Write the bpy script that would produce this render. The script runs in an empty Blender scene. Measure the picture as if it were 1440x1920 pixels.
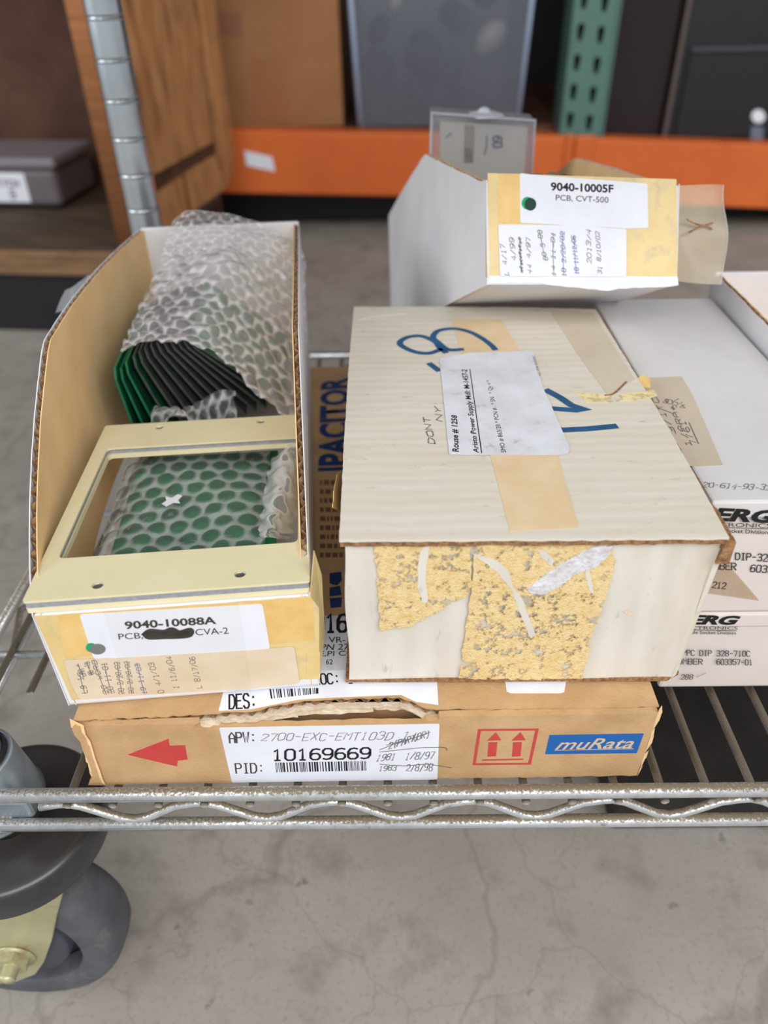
import bpy, bmesh, math, random
from mathutils import Vector, Matrix, Euler
random.seed(7)
C = bpy.context.scene.collection
S = bpy.context.scene
# ------------------------------------------------------------------ camera
# world: millimetres in the code, metres in the scene; x right along the shelf front, y away, z up, deck of the wire shelf at z = 0
CAM = Vector((-57.745, -192.21, 298.274)); PITCH, YAW, ROLL, FPX = .6411994, -.0123733, -.0192779, 1417.938
def cam_axes():
    cp, sp, cy, sy = math.cos(PITCH), math.sin(PITCH), math.cos(YAW), math.sin(YAW)
    d = Vector((sy*cp, cy*cp, -sp)); r = Vector((cy, -sy, 0)); u = r.cross(d)
    cr, sr = math.cos(ROLL), math.sin(ROLL)
    return r*cr+u*sr, -r*sr+u*cr, d
RT, UP, DR = cam_axes()
cd = bpy.data.cameras.new('camera'); cam = bpy.data.objects.new('camera', cd); C.objects.link(cam)
cam.matrix_world = Matrix.Translation(CAM*.001) @ Matrix(((RT.x, UP.x, -DR.x), (RT.y, UP.y, -DR.y), (RT.z, UP.z, -DR.z))).to_4x4()
cd.sensor_fit = 'VERTICAL'; cd.sensor_height = 36; cd.lens = FPX/1920*36; cd.clip_start = .01; cd.clip_end = 50
cd.dof.use_dof = True; cd.dof.focus_distance = .335; cd.dof.aperture_fstop = 6.2
S.camera = cam
# ------------------------------------------------------------------ light
S.view_settings.view_transform = 'Standard'; S.view_settings.look = 'None'; S.view_settings.exposure = -0.07; S.view_settings.gamma = 1; S.view_settings.use_curve_mapping = False
w = bpy.data.worlds.new('world'); S.world = w; w.use_nodes = True
wn = w.node_tree; bg = wn.nodes['Background']; bg.inputs[0].default_value = (.91, .955, 1, 1); bg.inputs[1].default_value = .72
def area(name, loc, target, size, power, col):
    l = bpy.data.lights.new(name, 'AREA'); l.shape = 'RECTANGLE'; l.size, l.size_y = size; l.energy = power; l.color = col
    o = bpy.data.objects.new(name, l); C.objects.link(o); o.location = loc
    o.rotation_euler = (Vector(target)-Vector(loc)).to_track_quat('-Z', 'Y').to_euler(); return o
area('doorway_light', (.7, -2.0, 2.1), (0, .2, 0), (3.6, 1.8), 96, (1, .985, .96))
area('left_fill_light', (-3.0, -.6, 1.3), (0, .3, .1), (1.6, 1.6), 34, (.97, .985, 1))  # added fill to brighten left-facing sides; no such opening is seen
# ------------------------------------------------------------------ helpers
def ray(u, v):
    return RT*((u-720)/FPX) + UP*(-(v-960)/FPX) + DR
class Face:                                    # a real plane in the scene; maps measured pixels onto it
    def __init__(s, p0, n): s.p0 = Vector(p0); s.n = Vector(n).normalized()
    def __call__(s, u, v, e=0.):
        r = ray(u, v); p = s.p0 + s.n*e
        return CAM + r*((p-CAM).dot(s.n)/r.dot(s.n))
def X(x): return Face((x, 0, 0), (1, 0, 0))
def Y(y): return Face((0, y, 0), (0, -1, 0))
def Z(z): return Face((0, 0, z), (0, 0, 1))
def lin(c): return tuple((x/12.92 if x <= .04045 else ((x+.055)/1.055)**2.4) for x in [k/255 for k in c]) + (1,)
def N(nt, t, **kw):
    n = nt.nodes.new(t)
    for k, v_ in kw.items():
        if hasattr(n, k): setattr(n, k, v_)
        else: n.inputs[k].default_value = v_
    return n
def mat(name, c1, c2=None, scale=60, rough=.75, metal=0, bump=0, bscale=None, stretch=(1, 1, 1), detail=5, spec=.4, contrast=(.35, .65), c3=None, c3at=(.6, .7), c3scale=20, dust=None, dat=(1.05, 1.38)):
    m = bpy.data.materials.new(name); m.use_nodes = True; nt = m.node_tree; L = nt.links
    p = nt.nodes['Principled BSDF']; p.inputs['Roughness'].default_value = rough; p.inputs['Metallic'].default_value = metal; p.inputs['Specular IOR Level'].default_value = spec
    tc = N(nt, 'ShaderNodeTexCoord'); mp = N(nt, 'ShaderNodeMapping'); mp.inputs['Scale'].default_value = stretch; L.new(tc.outputs['Object'], mp.inputs[0])
    if c2 is None: p.inputs['Base Color'].default_value = lin(c1); col = None
    else:
        nz = N(nt, 'ShaderNodeTexNoise', Scale=scale, Detail=detail, Roughness=.6); L.new(mp.outputs[0], nz.inputs[0])
        cr = N(nt, 'ShaderNodeValToRGB'); cr.color_ramp.elements[0].position, cr.color_ramp.elements[1].position = contrast
        cr.color_ramp.elements[0].color, cr.color_ramp.elements[1].color = lin(c1), lin(c2)
        L.new(nz.outputs[0], cr.inputs[0]); col = cr.outputs[0]
        if c3:
            n3 = N(nt, 'ShaderNodeTexNoise', Scale=c3scale, Detail=6, Roughness=.65); L.new(mp.outputs[0], n3.inputs[0])
            r3 = N(nt, 'ShaderNodeMapRange'); r3.inputs[1].default_value, r3.inputs[2].default_value = c3at; L.new(n3.outputs[0], r3.inputs[0])
            mx = N(nt, 'ShaderNodeMix', data_type='RGBA'); L.new(r3.outputs[0], mx.inputs[0]); L.new(col, mx.inputs[6]); mx.inputs[7].default_value = lin(c3); col = mx.outputs[2]
        if dust:                               # settled dust lies on upward surfaces
            g = N(nt, 'ShaderNodeNewGeometry'); sx = N(nt, 'ShaderNodeSeparateXYZ'); L.new(g.outputs['Normal'], sx.inputs[0])
            nd = N(nt, 'ShaderNodeTexNoise', Scale=900, Detail=3); L.new(tc.outputs['Object'], nd.inputs[0])
            ad = N(nt, 'ShaderNodeMath', operation='ADD'); L.new(sx.outputs[2], ad.inputs[0]); L.new(nd.outputs[0], ad.inputs[1])
            rd = N(nt, 'ShaderNodeMapRange'); rd.inputs[1].default_value, rd.inputs[2].default_value = dat; L.new(ad.outputs[0], rd.inputs[0])
            mx = N(nt, 'ShaderNodeMix', data_type='RGBA'); L.new(rd.outputs[0], mx.inputs[0]); L.new(col, mx.inputs[6]); mx.inputs[7].default_value = lin(dust); col = mx.outputs[2]
            iv = N(nt, 'ShaderNodeMath', operation='MULTIPLY_ADD'); L.new(rd.outputs[0], iv.inputs[0]); iv.inputs[1].default_value = -metal; iv.inputs[2].default_value = metal; L.new(iv.outputs[0], p.inputs['Metallic'])
        L.new(col, p.inputs['Base Color'])
    if bump:
        nb = N(nt, 'ShaderNodeTexNoise', Scale=bscale or scale*3, Detail=4); L.new(mp.outputs[0], nb.inputs[0])
        b = N(nt, 'ShaderNodeBump', Strength=bump, Distance=.001); L.new(nb.outputs[0], b.inputs['Height']); L.new(b.outputs[0], p.inputs['Normal'])
    return m
def flute_shade_and_wear(m, axis, period, amt, speck=(120, 116, 112)):    # washboard shading of the flutes put into the colour, and small scuffs on old board
    nt = m.node_tree; L = nt.links; p = nt.nodes['Principled BSDF']; src = p.inputs['Base Color'].links[0].from_socket; tc = N(nt, 'ShaderNodeTexCoord')
    wv = N(nt, 'ShaderNodeTexWave', wave_type='BANDS', bands_direction=axis, Scale=.314/period*1000/1.0, Distortion=2.5); wv.inputs['Detail'].default_value = 3; wv.inputs['Detail Scale'].default_value = .6; L.new(tc.outputs['Object'], wv.inputs[0])
    rr = N(nt, 'ShaderNodeMapRange'); rr.inputs[4].default_value = amt; L.new(wv.outputs['Fac'], rr.inputs[0])
    mx = N(nt, 'ShaderNodeMix', data_type='RGBA'); L.new(rr.outputs[0], mx.inputs[0]); L.new(src, mx.inputs[6]); mx.inputs[7].default_value = lin((176, 164, 142))
    mp = N(nt, 'ShaderNodeMapping'); mp.inputs['Scale'].default_value = (.35, 1, 1) if axis == 'Y' else (1, 1, .4); L.new(tc.outputs['Object'], mp.inputs[0])
    ns = N(nt, 'ShaderNodeTexNoise', Scale=170, Detail=6, Roughness=.7); L.new(mp.outputs[0], ns.inputs[0]); r2 = N(nt, 'ShaderNodeMapRange'); r2.inputs[1].default_value, r2.inputs[2].default_value, r2.inputs[4].default_value = .60, .76, .55; L.new(ns.outputs[0], r2.inputs[0])
    m2 = N(nt, 'ShaderNodeMix', data_type='RGBA'); L.new(r2.outputs[0], m2.inputs[0]); L.new(mx.outputs[2], m2.inputs[6]); m2.inputs[7].default_value = lin(speck); L.new(m2.outputs[2], p.inputs['Base Color']); return m
def film(name, col, base, web, rough=.12, fres=.6):      # clear plastic film: see-through, glossy, whiter where the plies are welded
    m = bpy.data.materials.new(name); m.use_nodes = True; nt = m.node_tree; L = nt.links
    p = nt.nodes['Principled BSDF']; p.inputs['Base Color'].default_value = lin(col); p.inputs['Roughness'].default_value = rough; p.inputs['Specular IOR Level'].default_value = .9
    tr = N(nt, 'ShaderNodeBsdfTransparent'); tr.inputs[0].default_value = (.97, .98, .98, 1); ms = N(nt, 'ShaderNodeMixShader'); at_ = N(nt, 'ShaderNodeAttribute', attribute_name='web'); lw = N(nt, 'ShaderNodeLayerWeight', Blend=.25)
    a = N(nt, 'ShaderNodeMath', operation='MULTIPLY_ADD'); L.new(at_.outputs['Fac'], a.inputs[0]); a.inputs[1].default_value = web; a.inputs[2].default_value = base
    b = N(nt, 'ShaderNodeMath', operation='MULTIPLY_ADD', use_clamp=True); L.new(lw.outputs['Fresnel'], b.inputs[0]); b.inputs[1].default_value = fres; L.new(a.outputs[0], b.inputs[2])
    L.new(b.outputs[0], ms.inputs[0]); L.new(tr.outputs[0], ms.inputs[1]); L.new(p.outputs[0], ms.inputs[2]); L.new(ms.outputs[0], nt.nodes['Material Output'].inputs[0])
    nb = N(nt, 'ShaderNodeTexNoise', Scale=260, Detail=3); tc = N(nt, 'ShaderNodeTexCoord'); L.new(tc.outputs['Object'], nb.inputs[0])
    bp = N(nt, 'ShaderNodeBump', Strength=.35, Distance=.001); L.new(nb.outputs[0], bp.inputs['Height']); L.new(bp.outputs[0], p.inputs['Normal'])
    return m
def patchy(name, c1, c2, scale, lo, hi, rough=.8, bump=.6, alpha=1.):         # a thin worn layer (glue, dirt) that is gone in spots
    m = mat(name, c1, c2, scale=scale*2, rough=rough, bump=bump, bscale=scale*6); nt = m.node_tree; L = nt.links
    tc = N(nt, 'ShaderNodeTexCoord'); nz = N(nt, 'ShaderNodeTexNoise', Scale=scale, Detail=8, Roughness=.7); L.new(tc.outputs['Object'], nz.inputs[0])
    r = N(nt, 'ShaderNodeMapRange'); r.inputs[1].default_value, r.inputs[2].default_value = lo, hi; r.inputs[4].default_value = alpha; L.new(nz.outputs[0], r.inputs[0]); L.new(r.outputs[0], nt.nodes['Principled BSDF'].inputs['Alpha'])
    return m
def root_of(o):
    while o.parent: o = o.parent
    return o
def mtx(loc, rot): return Matrix.LocRotScale(Vector(loc)*.001, Euler(rot), None)
def tag(o, label=None, cat=None, group=None, kind=None):
    for k, v_ in (('label', label), ('category', cat), ('group', group), ('kind', kind)):
        if v_: o[k] = v_
    return o
ROOT = {}
def thing(name, label, cat, loc=(0, 0, 0), rot=(0, 0, 0), group=None):
    o = bpy.data.objects.new(name, None); C.objects.link(o); o.empty_display_size = .02
    o.location = Vector(loc)*.001; o.rotation_euler = rot; ROOT[o] = mtx(loc, rot); return tag(o, label, cat, group)
def link(name, me, mats, parent=None, local=False, smooth=False, origin=None, label=None):
    o = bpy.data.objects.new(name, me); C.objects.link(o)
    for m in (mats if isinstance(mats, (list, tuple)) else [mats]): me.materials.append(m)
    if parent:
        if not local: me.transform(ROOT[root_of(parent)].inverted())
        o.parent = parent
    elif origin is not None:
        og = Vector(origin)*.001; me.transform(Matrix.Translation(-og)); o.location = og
    if smooth:
        for p in me.polygons: p.use_smooth = True
    if label: o['label'] = label
    return o
class MB:
    def __init__(s): s.v = []; s.f = []; s.m = []
    def add(s, vs, fs, m=0):
        b = len(s.v); s.v += [Vector(p) for p in vs]; s.f += [tuple(b+i for i in f) for f in fs]; s.m += [m]*len(fs); return s
    def box(s, x0, x1, y0, y1, z0, z1, m=0):
        return s.hexa([(x0, y0, z0), (x1, y0, z0), (x1, y1, z0), (x0, y1, z0), (x0, y0, z1), (x1, y0, z1), (x1, y1, z1), (x0, y1, z1)], m)
    def hexa(s, p, m=0):
        return s.add(p, [(0, 3, 2, 1), (4, 5, 6, 7), (0, 1, 5, 4), (1, 2, 6, 5), (2, 3, 7, 6), (3, 0, 4, 7)], m)
    def tube(s, pts, r, n=10, m=0):
        P_ = [Vector(p) for p in pts]; rs = r if isinstance(r, (list, tuple)) else [r]*len(P_); vs = []; up = None
        for i, p in enumerate(P_):
            d = (P_[min(i+1, len(P_)-1)]-P_[max(i-1, 0)]).normalized()
            if up is None: up = Vector((0, 0, 1)) if abs(d.z) < .9 else Vector((1, 0, 0))
            a = d.cross(up).normalized(); b = a.cross(d); up = b
            vs += [p + (a*math.cos(t)+b*math.sin(t))*rs[i] for t in [2*math.pi*k/n for k in range(n)]]
        fs = [(i*n+k, i*n+(k+1) % n, (i+1)*n+(k+1) % n, (i+1)*n+k) for i in range(len(P_)-1) for k in range(n)]
        fs += [tuple(range(n)), tuple(range((len(P_)-1)*n, len(P_)*n))]
        return s.add(vs, fs, m)
    def lathe(s, c, ax, prof, n=48, m=0):        # prof: (radius, distance along axis)
        c = Vector(c); ax = Vector(ax).normalized(); a = ax.orthogonal().normalized(); b = ax.cross(a); vs = []
        for r, h in prof: vs += [c+ax*h+(a*math.cos(t)+b*math.sin(t))*r for t in [2*math.pi*k/n for k in range(n)]]
        return s.add(vs, [(i*n+k, i*n+(k+1) % n, (i+1)*n+(k+1) % n, (i+1)*n+k) for i in range(len(prof)-1) for k in range(n)], m)
    def slab(s, pts, off, m=0, ms=None):         # polygon extruded by a vector
        pts = [Vector(p) for p in pts]; off = Vector(off); n = len(pts)
        s.add(pts+[p+off for p in pts], [tuple(range(n))[::-1], tuple(range(n, 2*n))], m)
        b = len(s.v)-2*n
        for i in range(n): s.f.append((b+i, b+(i+1) % n, b+n+(i+1) % n, b+n+i)); s.m.append(m if ms is None else ms)
        return s
    def grid(s, fn, nu, nv, m=0):
        b = len(s.v); s.v += [Vector(fn(i/nu, j/nv)) for j in range(nv+1) for i in range(nu+1)]
        for j in range(nv):
            for i in range(nu): s.f.append((b+j*(nu+1)+i, b+j*(nu+1)+i+1, b+(j+1)*(nu+1)+i+1, b+(j+1)*(nu+1)+i)); s.m.append(m)
        return s
    def mesh(s, name):
        me = bpy.data.meshes.new(name); me.from_pydata([p*.001 for p in s.v], [], s.f); me.polygons.foreach_set('material_index', s.m); me.update(); return me
    def build(s, name, mats, parent=None, **k):
        me = s.mesh(name); bm = bmesh.new(); bm.from_mesh(me); bmesh.ops.recalc_face_normals(bm, faces=bm.faces); bm.to_mesh(me); bm.free()
        return link(name, me, mats, parent, **k)
def bevel(o, wdt, seg=2, ang=.6):
    b = o.modifiers.new('bevel', 'BEVEL'); b.width = wdt*.001; b.segments = seg; b.limit_method = 'ANGLE'; b.angle_limit = ang; return o
def rounded(pts, r, seg=4):
    out = []; n = len(pts); pts = [Vector(p) for p in pts]
    for i, p in enumerate(pts):
        a = (pts[i-1]-p); b = (pts[(i+1) % n]-p); ra = min(r, a.length*.45, b.length*.45); a.normalize(); b.normalize()
        for k in range(seg+1):
            t = k/seg; out.append((p+a*ra)*(1-t)**2 + p*2*t*(1-t) + (p+b*ra)*t*t)
    return out
def ragged(pts, step, amp, seed=1):
    R = random.Random(seed); out = []; n = len(pts)
    for i in range(n):
        a, b = Vector(pts[i]), Vector(pts[(i+1) % n]); k = max(1, int((b-a).length/step))
        for j in range(k):
            q = a.lerp(b, j/k); out.append(q+Vector([R.uniform(-amp, amp) for _ in q]) if j else q)
    return out
def patch(name, F, px, mats, parent, t=.15, r=0, e=0., rag=None, **k):       # a thin sheet lying on a face
    pts = [Vector(p) for p in px]
    if r: pts = [Vector((p.x, p.y)) for p in rounded([(a[0], a[1], 0) for a in px], r)]
    if rag: pts = ragged(pts, *rag)
    return MB().slab([F(p[0], p[1], e) for p in pts], F.n*t).build(name, mats, parent, **k)
def quad(F, px, e): return [F(u, v, e) for u, v in px]                       # px: bottom-left, bottom-right, top-right, top-left as read
def bil(q, a, b): return q[0]*(1-a)*(1-b)+q[1]*a*(1-b)+q[2]*a*b+q[3]*(1-a)*b
def curve_mesh(cu, name):
    o = bpy.data.objects.new(name, cu); C.objects.link(o); bpy.context.view_layer.update()
    me = bpy.data.meshes.new_from_object(o.evaluated_get(bpy.context.evaluated_depsgraph_get())); bpy.data.objects.remove(o); bpy.data.curves.remove(cu); return me
def ftext(txt, q, m, parent, bold=0., shear=0., name='lettering'):
    cu = bpy.data.curves.new('t', 'FONT'); cu.body = txt; cu.size = 1; cu.offset = bold; cu.shear = shear; cu.resolution_u = 3
    me = curve_mesh(cu, name)
    xs = [v.co.x for v in me.vertices]; ys = [v.co.y for v in me.vertices]; x0, x1, y0, y1 = min(xs), max(xs), min(ys), max(ys)
    for v in me.vertices: v.co = bil(q, (v.co.x-x0)/(x1-x0), (v.co.y-y0)/(y1-y0))*.001
    me.materials.clear(); return link(name, me, m, parent)
G = {'0': '0,1 0,5 1,6 3,6 4,5 4,1 3,0 1,0 0,1', '1': '.8,5 2,6 2,0;1,0 3,0', '2': '0,5 1,6 3,6 4,5 4,3.6 0,0 4,0', '3': '0,5.3 1,6 3,6 4,5 4,4 3,3.2 1.5,3.2;3,3.2 4,2.4 4,1 3,0 1,0 0,.7', '4': '3,0 3,6 0,2 4,2', '5': '4,6 0,6 0,3.4 3,3.6 4,2.6 4,1 3,0 1,0 0,.8',
 '6': '3.8,5.6 2.6,6 1,5.6 0,4 0,1 1,0 3,0 4,1 4,2.4 3,3.4 1,3.4 0,2.4', '7': '0,6 4,6 1.6,0', '8': '1,3.2 0,4.2 0,5 1,6 3,6 4,5 4,4.2 3,3.2 1,3.2 0,2.2 0,1 1,0 3,0 4,1 4,2.2 3,3.2', '9': '.2,.4 1.4,0 3,.4 4,2 4,5 3,6 1,6 0,5 0,3.6 1,2.6 3,2.6 4,3.6',
 'A': '0,0 0,4 2,6 4,4 4,0;0,2.5 4,2.5', 'B': '0,0 0,6 3,6 4,5 4,4 3,3.2 0,3.2;3,3.2 4,2.3 4,1 3,0 0,0', 'C': '4,5 3,6 1,6 0,5 0,1 1,0 3,0 4,1', 'D': '0,0 0,6 2.6,6 4,4.6 4,1.4 2.6,0 0,0', 'E': '4,6 0,6 0,0 4,0;0,3.2 3,3.2', 'F': '4,6 0,6 0,0;0,3.2 3,3.2', 'G': '4,5 3,6 1,6 0,5 0,1 1,0 3,0 4,1 4,2.8 2.4,2.8', 'H': '0,0 0,6;4,0 4,6;0,3 4,3',
 'I': '1,6 3,6;2,6 2,0;1,0 3,0', 'J': '3,6 3,1 2,0 1,0 0,1', 'K': '0,0 0,6;4,6 0,2.8;1,3.4 4,0', 'L': '0,6 0,0 4,0', 'M': '0,0 0,6 2,3.4 4,6 4,0', 'N': '0,0 0,6 4,0 4,6', 'O': '0,1 0,5 1,6 3,6 4,5 4,1 3,0 1,0 0,1', 'P': '0,0 0,6 3,6 4,5 4,3.8 3,3 0,3', 'R': '0,0 0,6 3,6 4,5 4,3.8 3,3 0,3;1.6,3 4,0', 'S': '4,5 3,6 1,6 0,5 0,4 1,3.2 3,2.8 4,2 4,1 3,0 1,0 0,1',
 'T': '0,6 4,6;2,6 2,0', 'U': '0,6 0,1 1,0 3,0 4,1 4,6', 'V': '0,6 2,0 4,6', 'W': '0,6 1,0 2,3.6 3,0 4,6', 'X': '0,0 4,6;0,6 4,0', 'Y': '0,6 2,3 4,6;2,3 2,0', 'Z': '0,6 4,6 0,0 4,0', '-': '.6,3 3.4,3', ':': '2,1 2,1.5;2,4.2 2,4.7', '.': '2,0 2,.5', ',': '2,.5 1.5,-1', '/': '.4,0 3.6,6', '#': '1,0 1.6,6;2.6,0 3.2,6;0,2 4,2;.2,4 4.2,4', '(': '3,6.4 2,5 2,1 3,-.4', ')': '1,6.4 2,5 2,1 1,-.4', '$': '', ' ': '', '~': '0,2 1,4 2,2 3,4 4,2', '=': '0,0 4,4;0,4 4,0;0,1 4,5;0,3 4,1;1,0 3,5'}
def strokes_of(txt, slant=0, jit=0, adv=5.4, seed=3):
    R = random.Random(seed); out = []; x = 0
    for ch in txt:
        j = R.uniform(-jit, jit)
        for s_ in G.get(ch, '').split(';'):
            if s_.strip(): out.append([(x+float(a)+slant*float(b)/6+R.uniform(-jit, jit)*.5, float(b)+j+R.uniform(-jit, jit)*.5) for a, b in (t.split(',') for t in s_.split())])
        x += adv
    return out
def strip(mb, P_, wd, n, lift=0.):            # one continuous mitred band along a polyline
    P_ = [p for i, p in enumerate(P_) if i == 0 or (p-P_[i-1]).length > 1e-5]
    if len(P_) < 2: return
    L_, R_ = [], []; closed = (P_[0]-P_[-1]).length < 1e-4
    for i, p in enumerate(P_):
        a = (p-P_[i-1]).normalized() if i else ((P_[-1]-P_[-2]).normalized() if closed else (P_[1]-P_[0]).normalized())
        b = (P_[i+1]-p).normalized() if i < len(P_)-1 else ((P_[1]-P_[0]).normalized() if closed else a)
        m = n.cross(a)+n.cross(b); m = m.normalized() if m.length > 1e-3 else n.cross(a); k = min(1.5, 1/max(.3, m.dot(n.cross(a))))
        q = p + n*lift
        if not closed: q = q + (-a if i == 0 else b if i == len(P_)-1 else Vector())*wd*.35
        L_.append(q-m*wd/2*k); R_.append(q+m*wd/2*k)
    k = len(P_); mb.add(L_+R_, [(i, i+1, k+i+1, k+i) for i in range(k-1)])
def ribbons(strokes, q, wd, m, parent, name='lettering', fit=None, nrm=None):   # strokes in a box mapped to the 3D quad q
    xs = [p[0] for s_ in strokes for p in s_]; ys = [p[1] for s_ in strokes for p in s_]
    x0, x1, y0, y1 = fit or (min(xs), max(xs), min(ys), max(ys))
    n = nrm or (q[1]-q[0]).cross(q[3]-q[0]).normalized(); mb = MB()
    for i, s_ in enumerate(strokes):
        strip(mb, [bil(q, (a-x0)/((x1-x0) or 1), (b-y0)/((y1-y0) or 1)) for a, b in s_], wd, n, (i % 5)*.012)
    me = mb.mesh(name); return link(name, me, m, parent)
def smooth_px(pts, k=6):
    out = []
    for i in range(len(pts)-1):
        p = [Vector(pts[max(0, min(len(pts)-1, i+d))]) for d in (-1, 0, 1, 2)]
        for t in [j/k for j in range(k)]:
            out.append(.5*((2*p[1])+(p[2]-p[0])*t+(2*p[0]-5*p[1]+4*p[2]-p[3])*t*t+(3*p[1]-p[0]-3*p[2]+p[3])*t**3))
    return out+[Vector(pts[-1])]
def pen(F, strokes_px, wd, m, parent, e=.12, name='handwriting', sm=True):   # free marks drawn on a face
    mb = MB()
    for i, s_ in enumerate(strokes_px):
        strip(mb, [F(p[0], p[1], e) for p in (smooth_px(s_) if sm else s_)], wd, F.n, (i % 5)*.012)
    return link(name, mb.mesh(name), m, parent)
def stext(txt, F, px, wd, m, parent, e=.12, slant=0, jit=0, seed=3, name='lettering', adv=5.4):
    return ribbons(strokes_of(txt, slant, jit, adv, seed), quad(F, px, e), wd, m, parent, name, nrm=F.n)
def barcode(F, px, m, parent, n=46, e=.12, seed=2):
    R = random.Random(seed); q = quad(F, px, e); mb = MB(); x = 0
    ws = [R.choice((1, 1, 2, 3)) for _ in range(n*2)]; T = sum(ws)
    for i, w_ in enumerate(ws):
        if i % 2 == 0: mb.add([bil(q, x/T, 0), bil(q, (x+w_)/T, 0), bil(q, (x+w_)/T, 1), bil(q, x/T, 1)], [(0, 1, 2, 3)])
        x += w_
    return link('barcode', mb.mesh('barcode'), m, parent)
def plate(name, loops, z0, z1, M, mats, parent, smooth=False, label=None):   # flat plate with holes; loops of 2D points in mm, M places it
    cu = bpy.data.curves.new(name, 'CURVE'); cu.dimensions = '2D'; cu.fill_mode = 'BOTH'; cu.extrude = (z1-z0)/2
    for lp in loops:
        s_ = cu.splines.new('POLY'); s_.points.add(len(lp)-1); s_.use_cyclic_u = True
        for p, a in zip(s_.points, lp): p.co = (a[0], a[1], 0, 1)
    me = curve_mesh(cu, name)
    for v in me.vertices: v.co = (M @ Vector((v.co.x, v.co.y, v.co.z+(z0+z1)/2)))*.001
    me.materials.clear(); return link(name, me, mats, parent, label=label)
def circle(x, y, r, n=20): return [(x+r*math.cos(2*math.pi*k/n), y+r*math.sin(2*math.pi*k/n)) for k in range(n)]
def rrect(x0, x1, y0, y1, r, seg=5): return [(p.x, p.y) for p in rounded([(x0, y0, 0), (x1, y0, 0), (x1, y1, 0), (x0, y1, 0)], r, seg)]
def surf(rows):                                 # Catmull-Rom surface through a grid of control points
    nr, nc = len(rows), len(rows[0])
    def cr(p, t): return .5*((2*p[1])+(p[2]-p[0])*t+(2*p[0]-5*p[1]+4*p[2]-p[3])*t*t+(3*p[1]-p[0]-3*p[2]+p[3])*t**3)
    def f(u, v):
        a = min(u*(nc-1), nc-1-1e-6); b = min(v*(nr-1), nr-1-1e-6); i, j = int(a), int(b)
        return cr([cr([rows[max(0, min(nr-1, j+dj))][max(0, min(nc-1, i+di))] for di in (-1, 0, 1, 2)], a-i) for dj in (-1, 0, 1, 2)], b-j)
    return f
def bubbles(name, rows, m, parent, pitch=11, rad=4.7, hgt=2.6, step=1.4, sign=1, edge=0, wr=.6, seed=1, origin=None, label=None):
    rows = [[Vector(p) for p in r] for r in rows]; f = surf(rows); R = random.Random(seed)
    Lu = max(sum((f((i+1)/20, v)-f(i/20, v)).length for i in range(20)) for v in (0, .5, 1)); Lv = max(sum((f(u, (i+1)/20)-f(u, i/20)).length for i in range(20)) for u in (0, .5, 1))
    nu, nv = int(Lu/step), int(Lv/step); vs = []; web = []; ph = pitch*.866; noise = [[R.uniform(-1, 1) for _ in range(40)] for _ in range(40)]
    hs = {}
    for j in range(nv+1):
        for i in range(nu+1):
            u, v = i/nu, j/nv; x, y = u*Lu, v*Lv
            if edge and j == 0: v = max(0, edge*.5*(1+math.sin(x*.9))/Lv)
            p = f(u, v); du = f(min(1, u+.01), v)-f(max(0, u-.01), v); dv = f(u, min(1, v+.01))-f(u, max(0, v-.01)); n = du.cross(dv)
            n = n.normalized()*sign if n.length > 1e-9 else Vector((0, 0, 1))
            best = 1e9; bk = None
            r0 = round(y/ph)
            for rr in (r0-1, r0, r0+1):
                ox = (rr % 2)*pitch/2; cx = round((x-ox)/pitch)*pitch+ox; d = math.hypot(x-cx, y-rr*ph)
                if d < best: best = d; bk = (rr, round(cx, 1))
            if bk not in hs: hs[bk] = R.uniform(.35, 1.05)
            h = hgt*hs[bk]*math.sqrt(max(0, 1-(best/rad)**2)) if best < rad else 0
            wri = wr*(math.sin(x*.31+y*.17+math.sin(y*.4)*2)+math.sin(x*.11-y*.43+1.7*math.sin(x*.23)))
            vs.append(p+n*(h+wri)); web.append(min(1, max(0, (best-rad*.8)/(rad*.22))))
    mb = MB(); mb.v = vs; mb.f = [(j*(nu+1)+i, j*(nu+1)+i+1, (j+1)*(nu+1)+i+1, (j+1)*(nu+1)+i) for j in range(nv) for i in range(nu)]; mb.m = [0]*len(mb.f)
    me = mb.mesh(name); a = me.attributes.new('web', 'FLOAT', 'POINT'); a.data.foreach_set('value', web)
    return link(name, me, m, parent, smooth=True, origin=origin, label=label)
# ------------------------------------------------------------------ materials
KRAFT = mat('kraft_board', (184, 147, 104), (200, 164, 121), scale=45, bump=.25, bscale=900, rough=.85, c3=(166, 128, 86), c3at=(.6, .8), c3scale=14)
KRAFT_IN = mat('kraft_inside', (236, 198, 144), (246, 212, 160), scale=30, bump=.15, bscale=900, rough=.85)
FLUTE = mat('corrugated_core', (112, 82, 54), (186, 150, 112), scale=420, rough=.9, bump=.5)
TORN = mat('torn_paper_ply', (222, 206, 184), (202, 180, 154), scale=260, rough=.95, bump=.5, bscale=700)
BINW = mat('white_board_liner', (222, 221, 225), (232, 231, 234), scale=25, rough=.7, bump=.1, bscale=600)
AGED = mat('aged_white_board', (212, 204, 188), (220, 214, 202), scale=16, rough=.8, bump=.15, bscale=60, stretch=(1, 4, 4), contrast=(.25, .75), c3=(204, 190, 164), c3at=(.55, .85), c3scale=6)
AGEDF = mat('aged_white_board_front', (208, 202, 192), (218, 213, 204), scale=12, rough=.8, bump=.2, bscale=60, stretch=(3, 1, 1), contrast=(.25, .75), c3=(196, 182, 160), c3at=(.55, .85), c3scale=7)
flute_shade_and_wear(AGED, 'Y', 7, .15); flute_shade_and_wear(AGEDF, 'X', 13, .14)
BROWN = mat('crushed_brown_edge', (120, 84, 54), (172, 130, 92), scale=500, rough=.95, bump=1, bscale=900)
BERGW = mat('pinkish_white_carton', (214, 203, 198), (224, 215, 210), scale=18, rough=.6, bump=.06)
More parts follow.
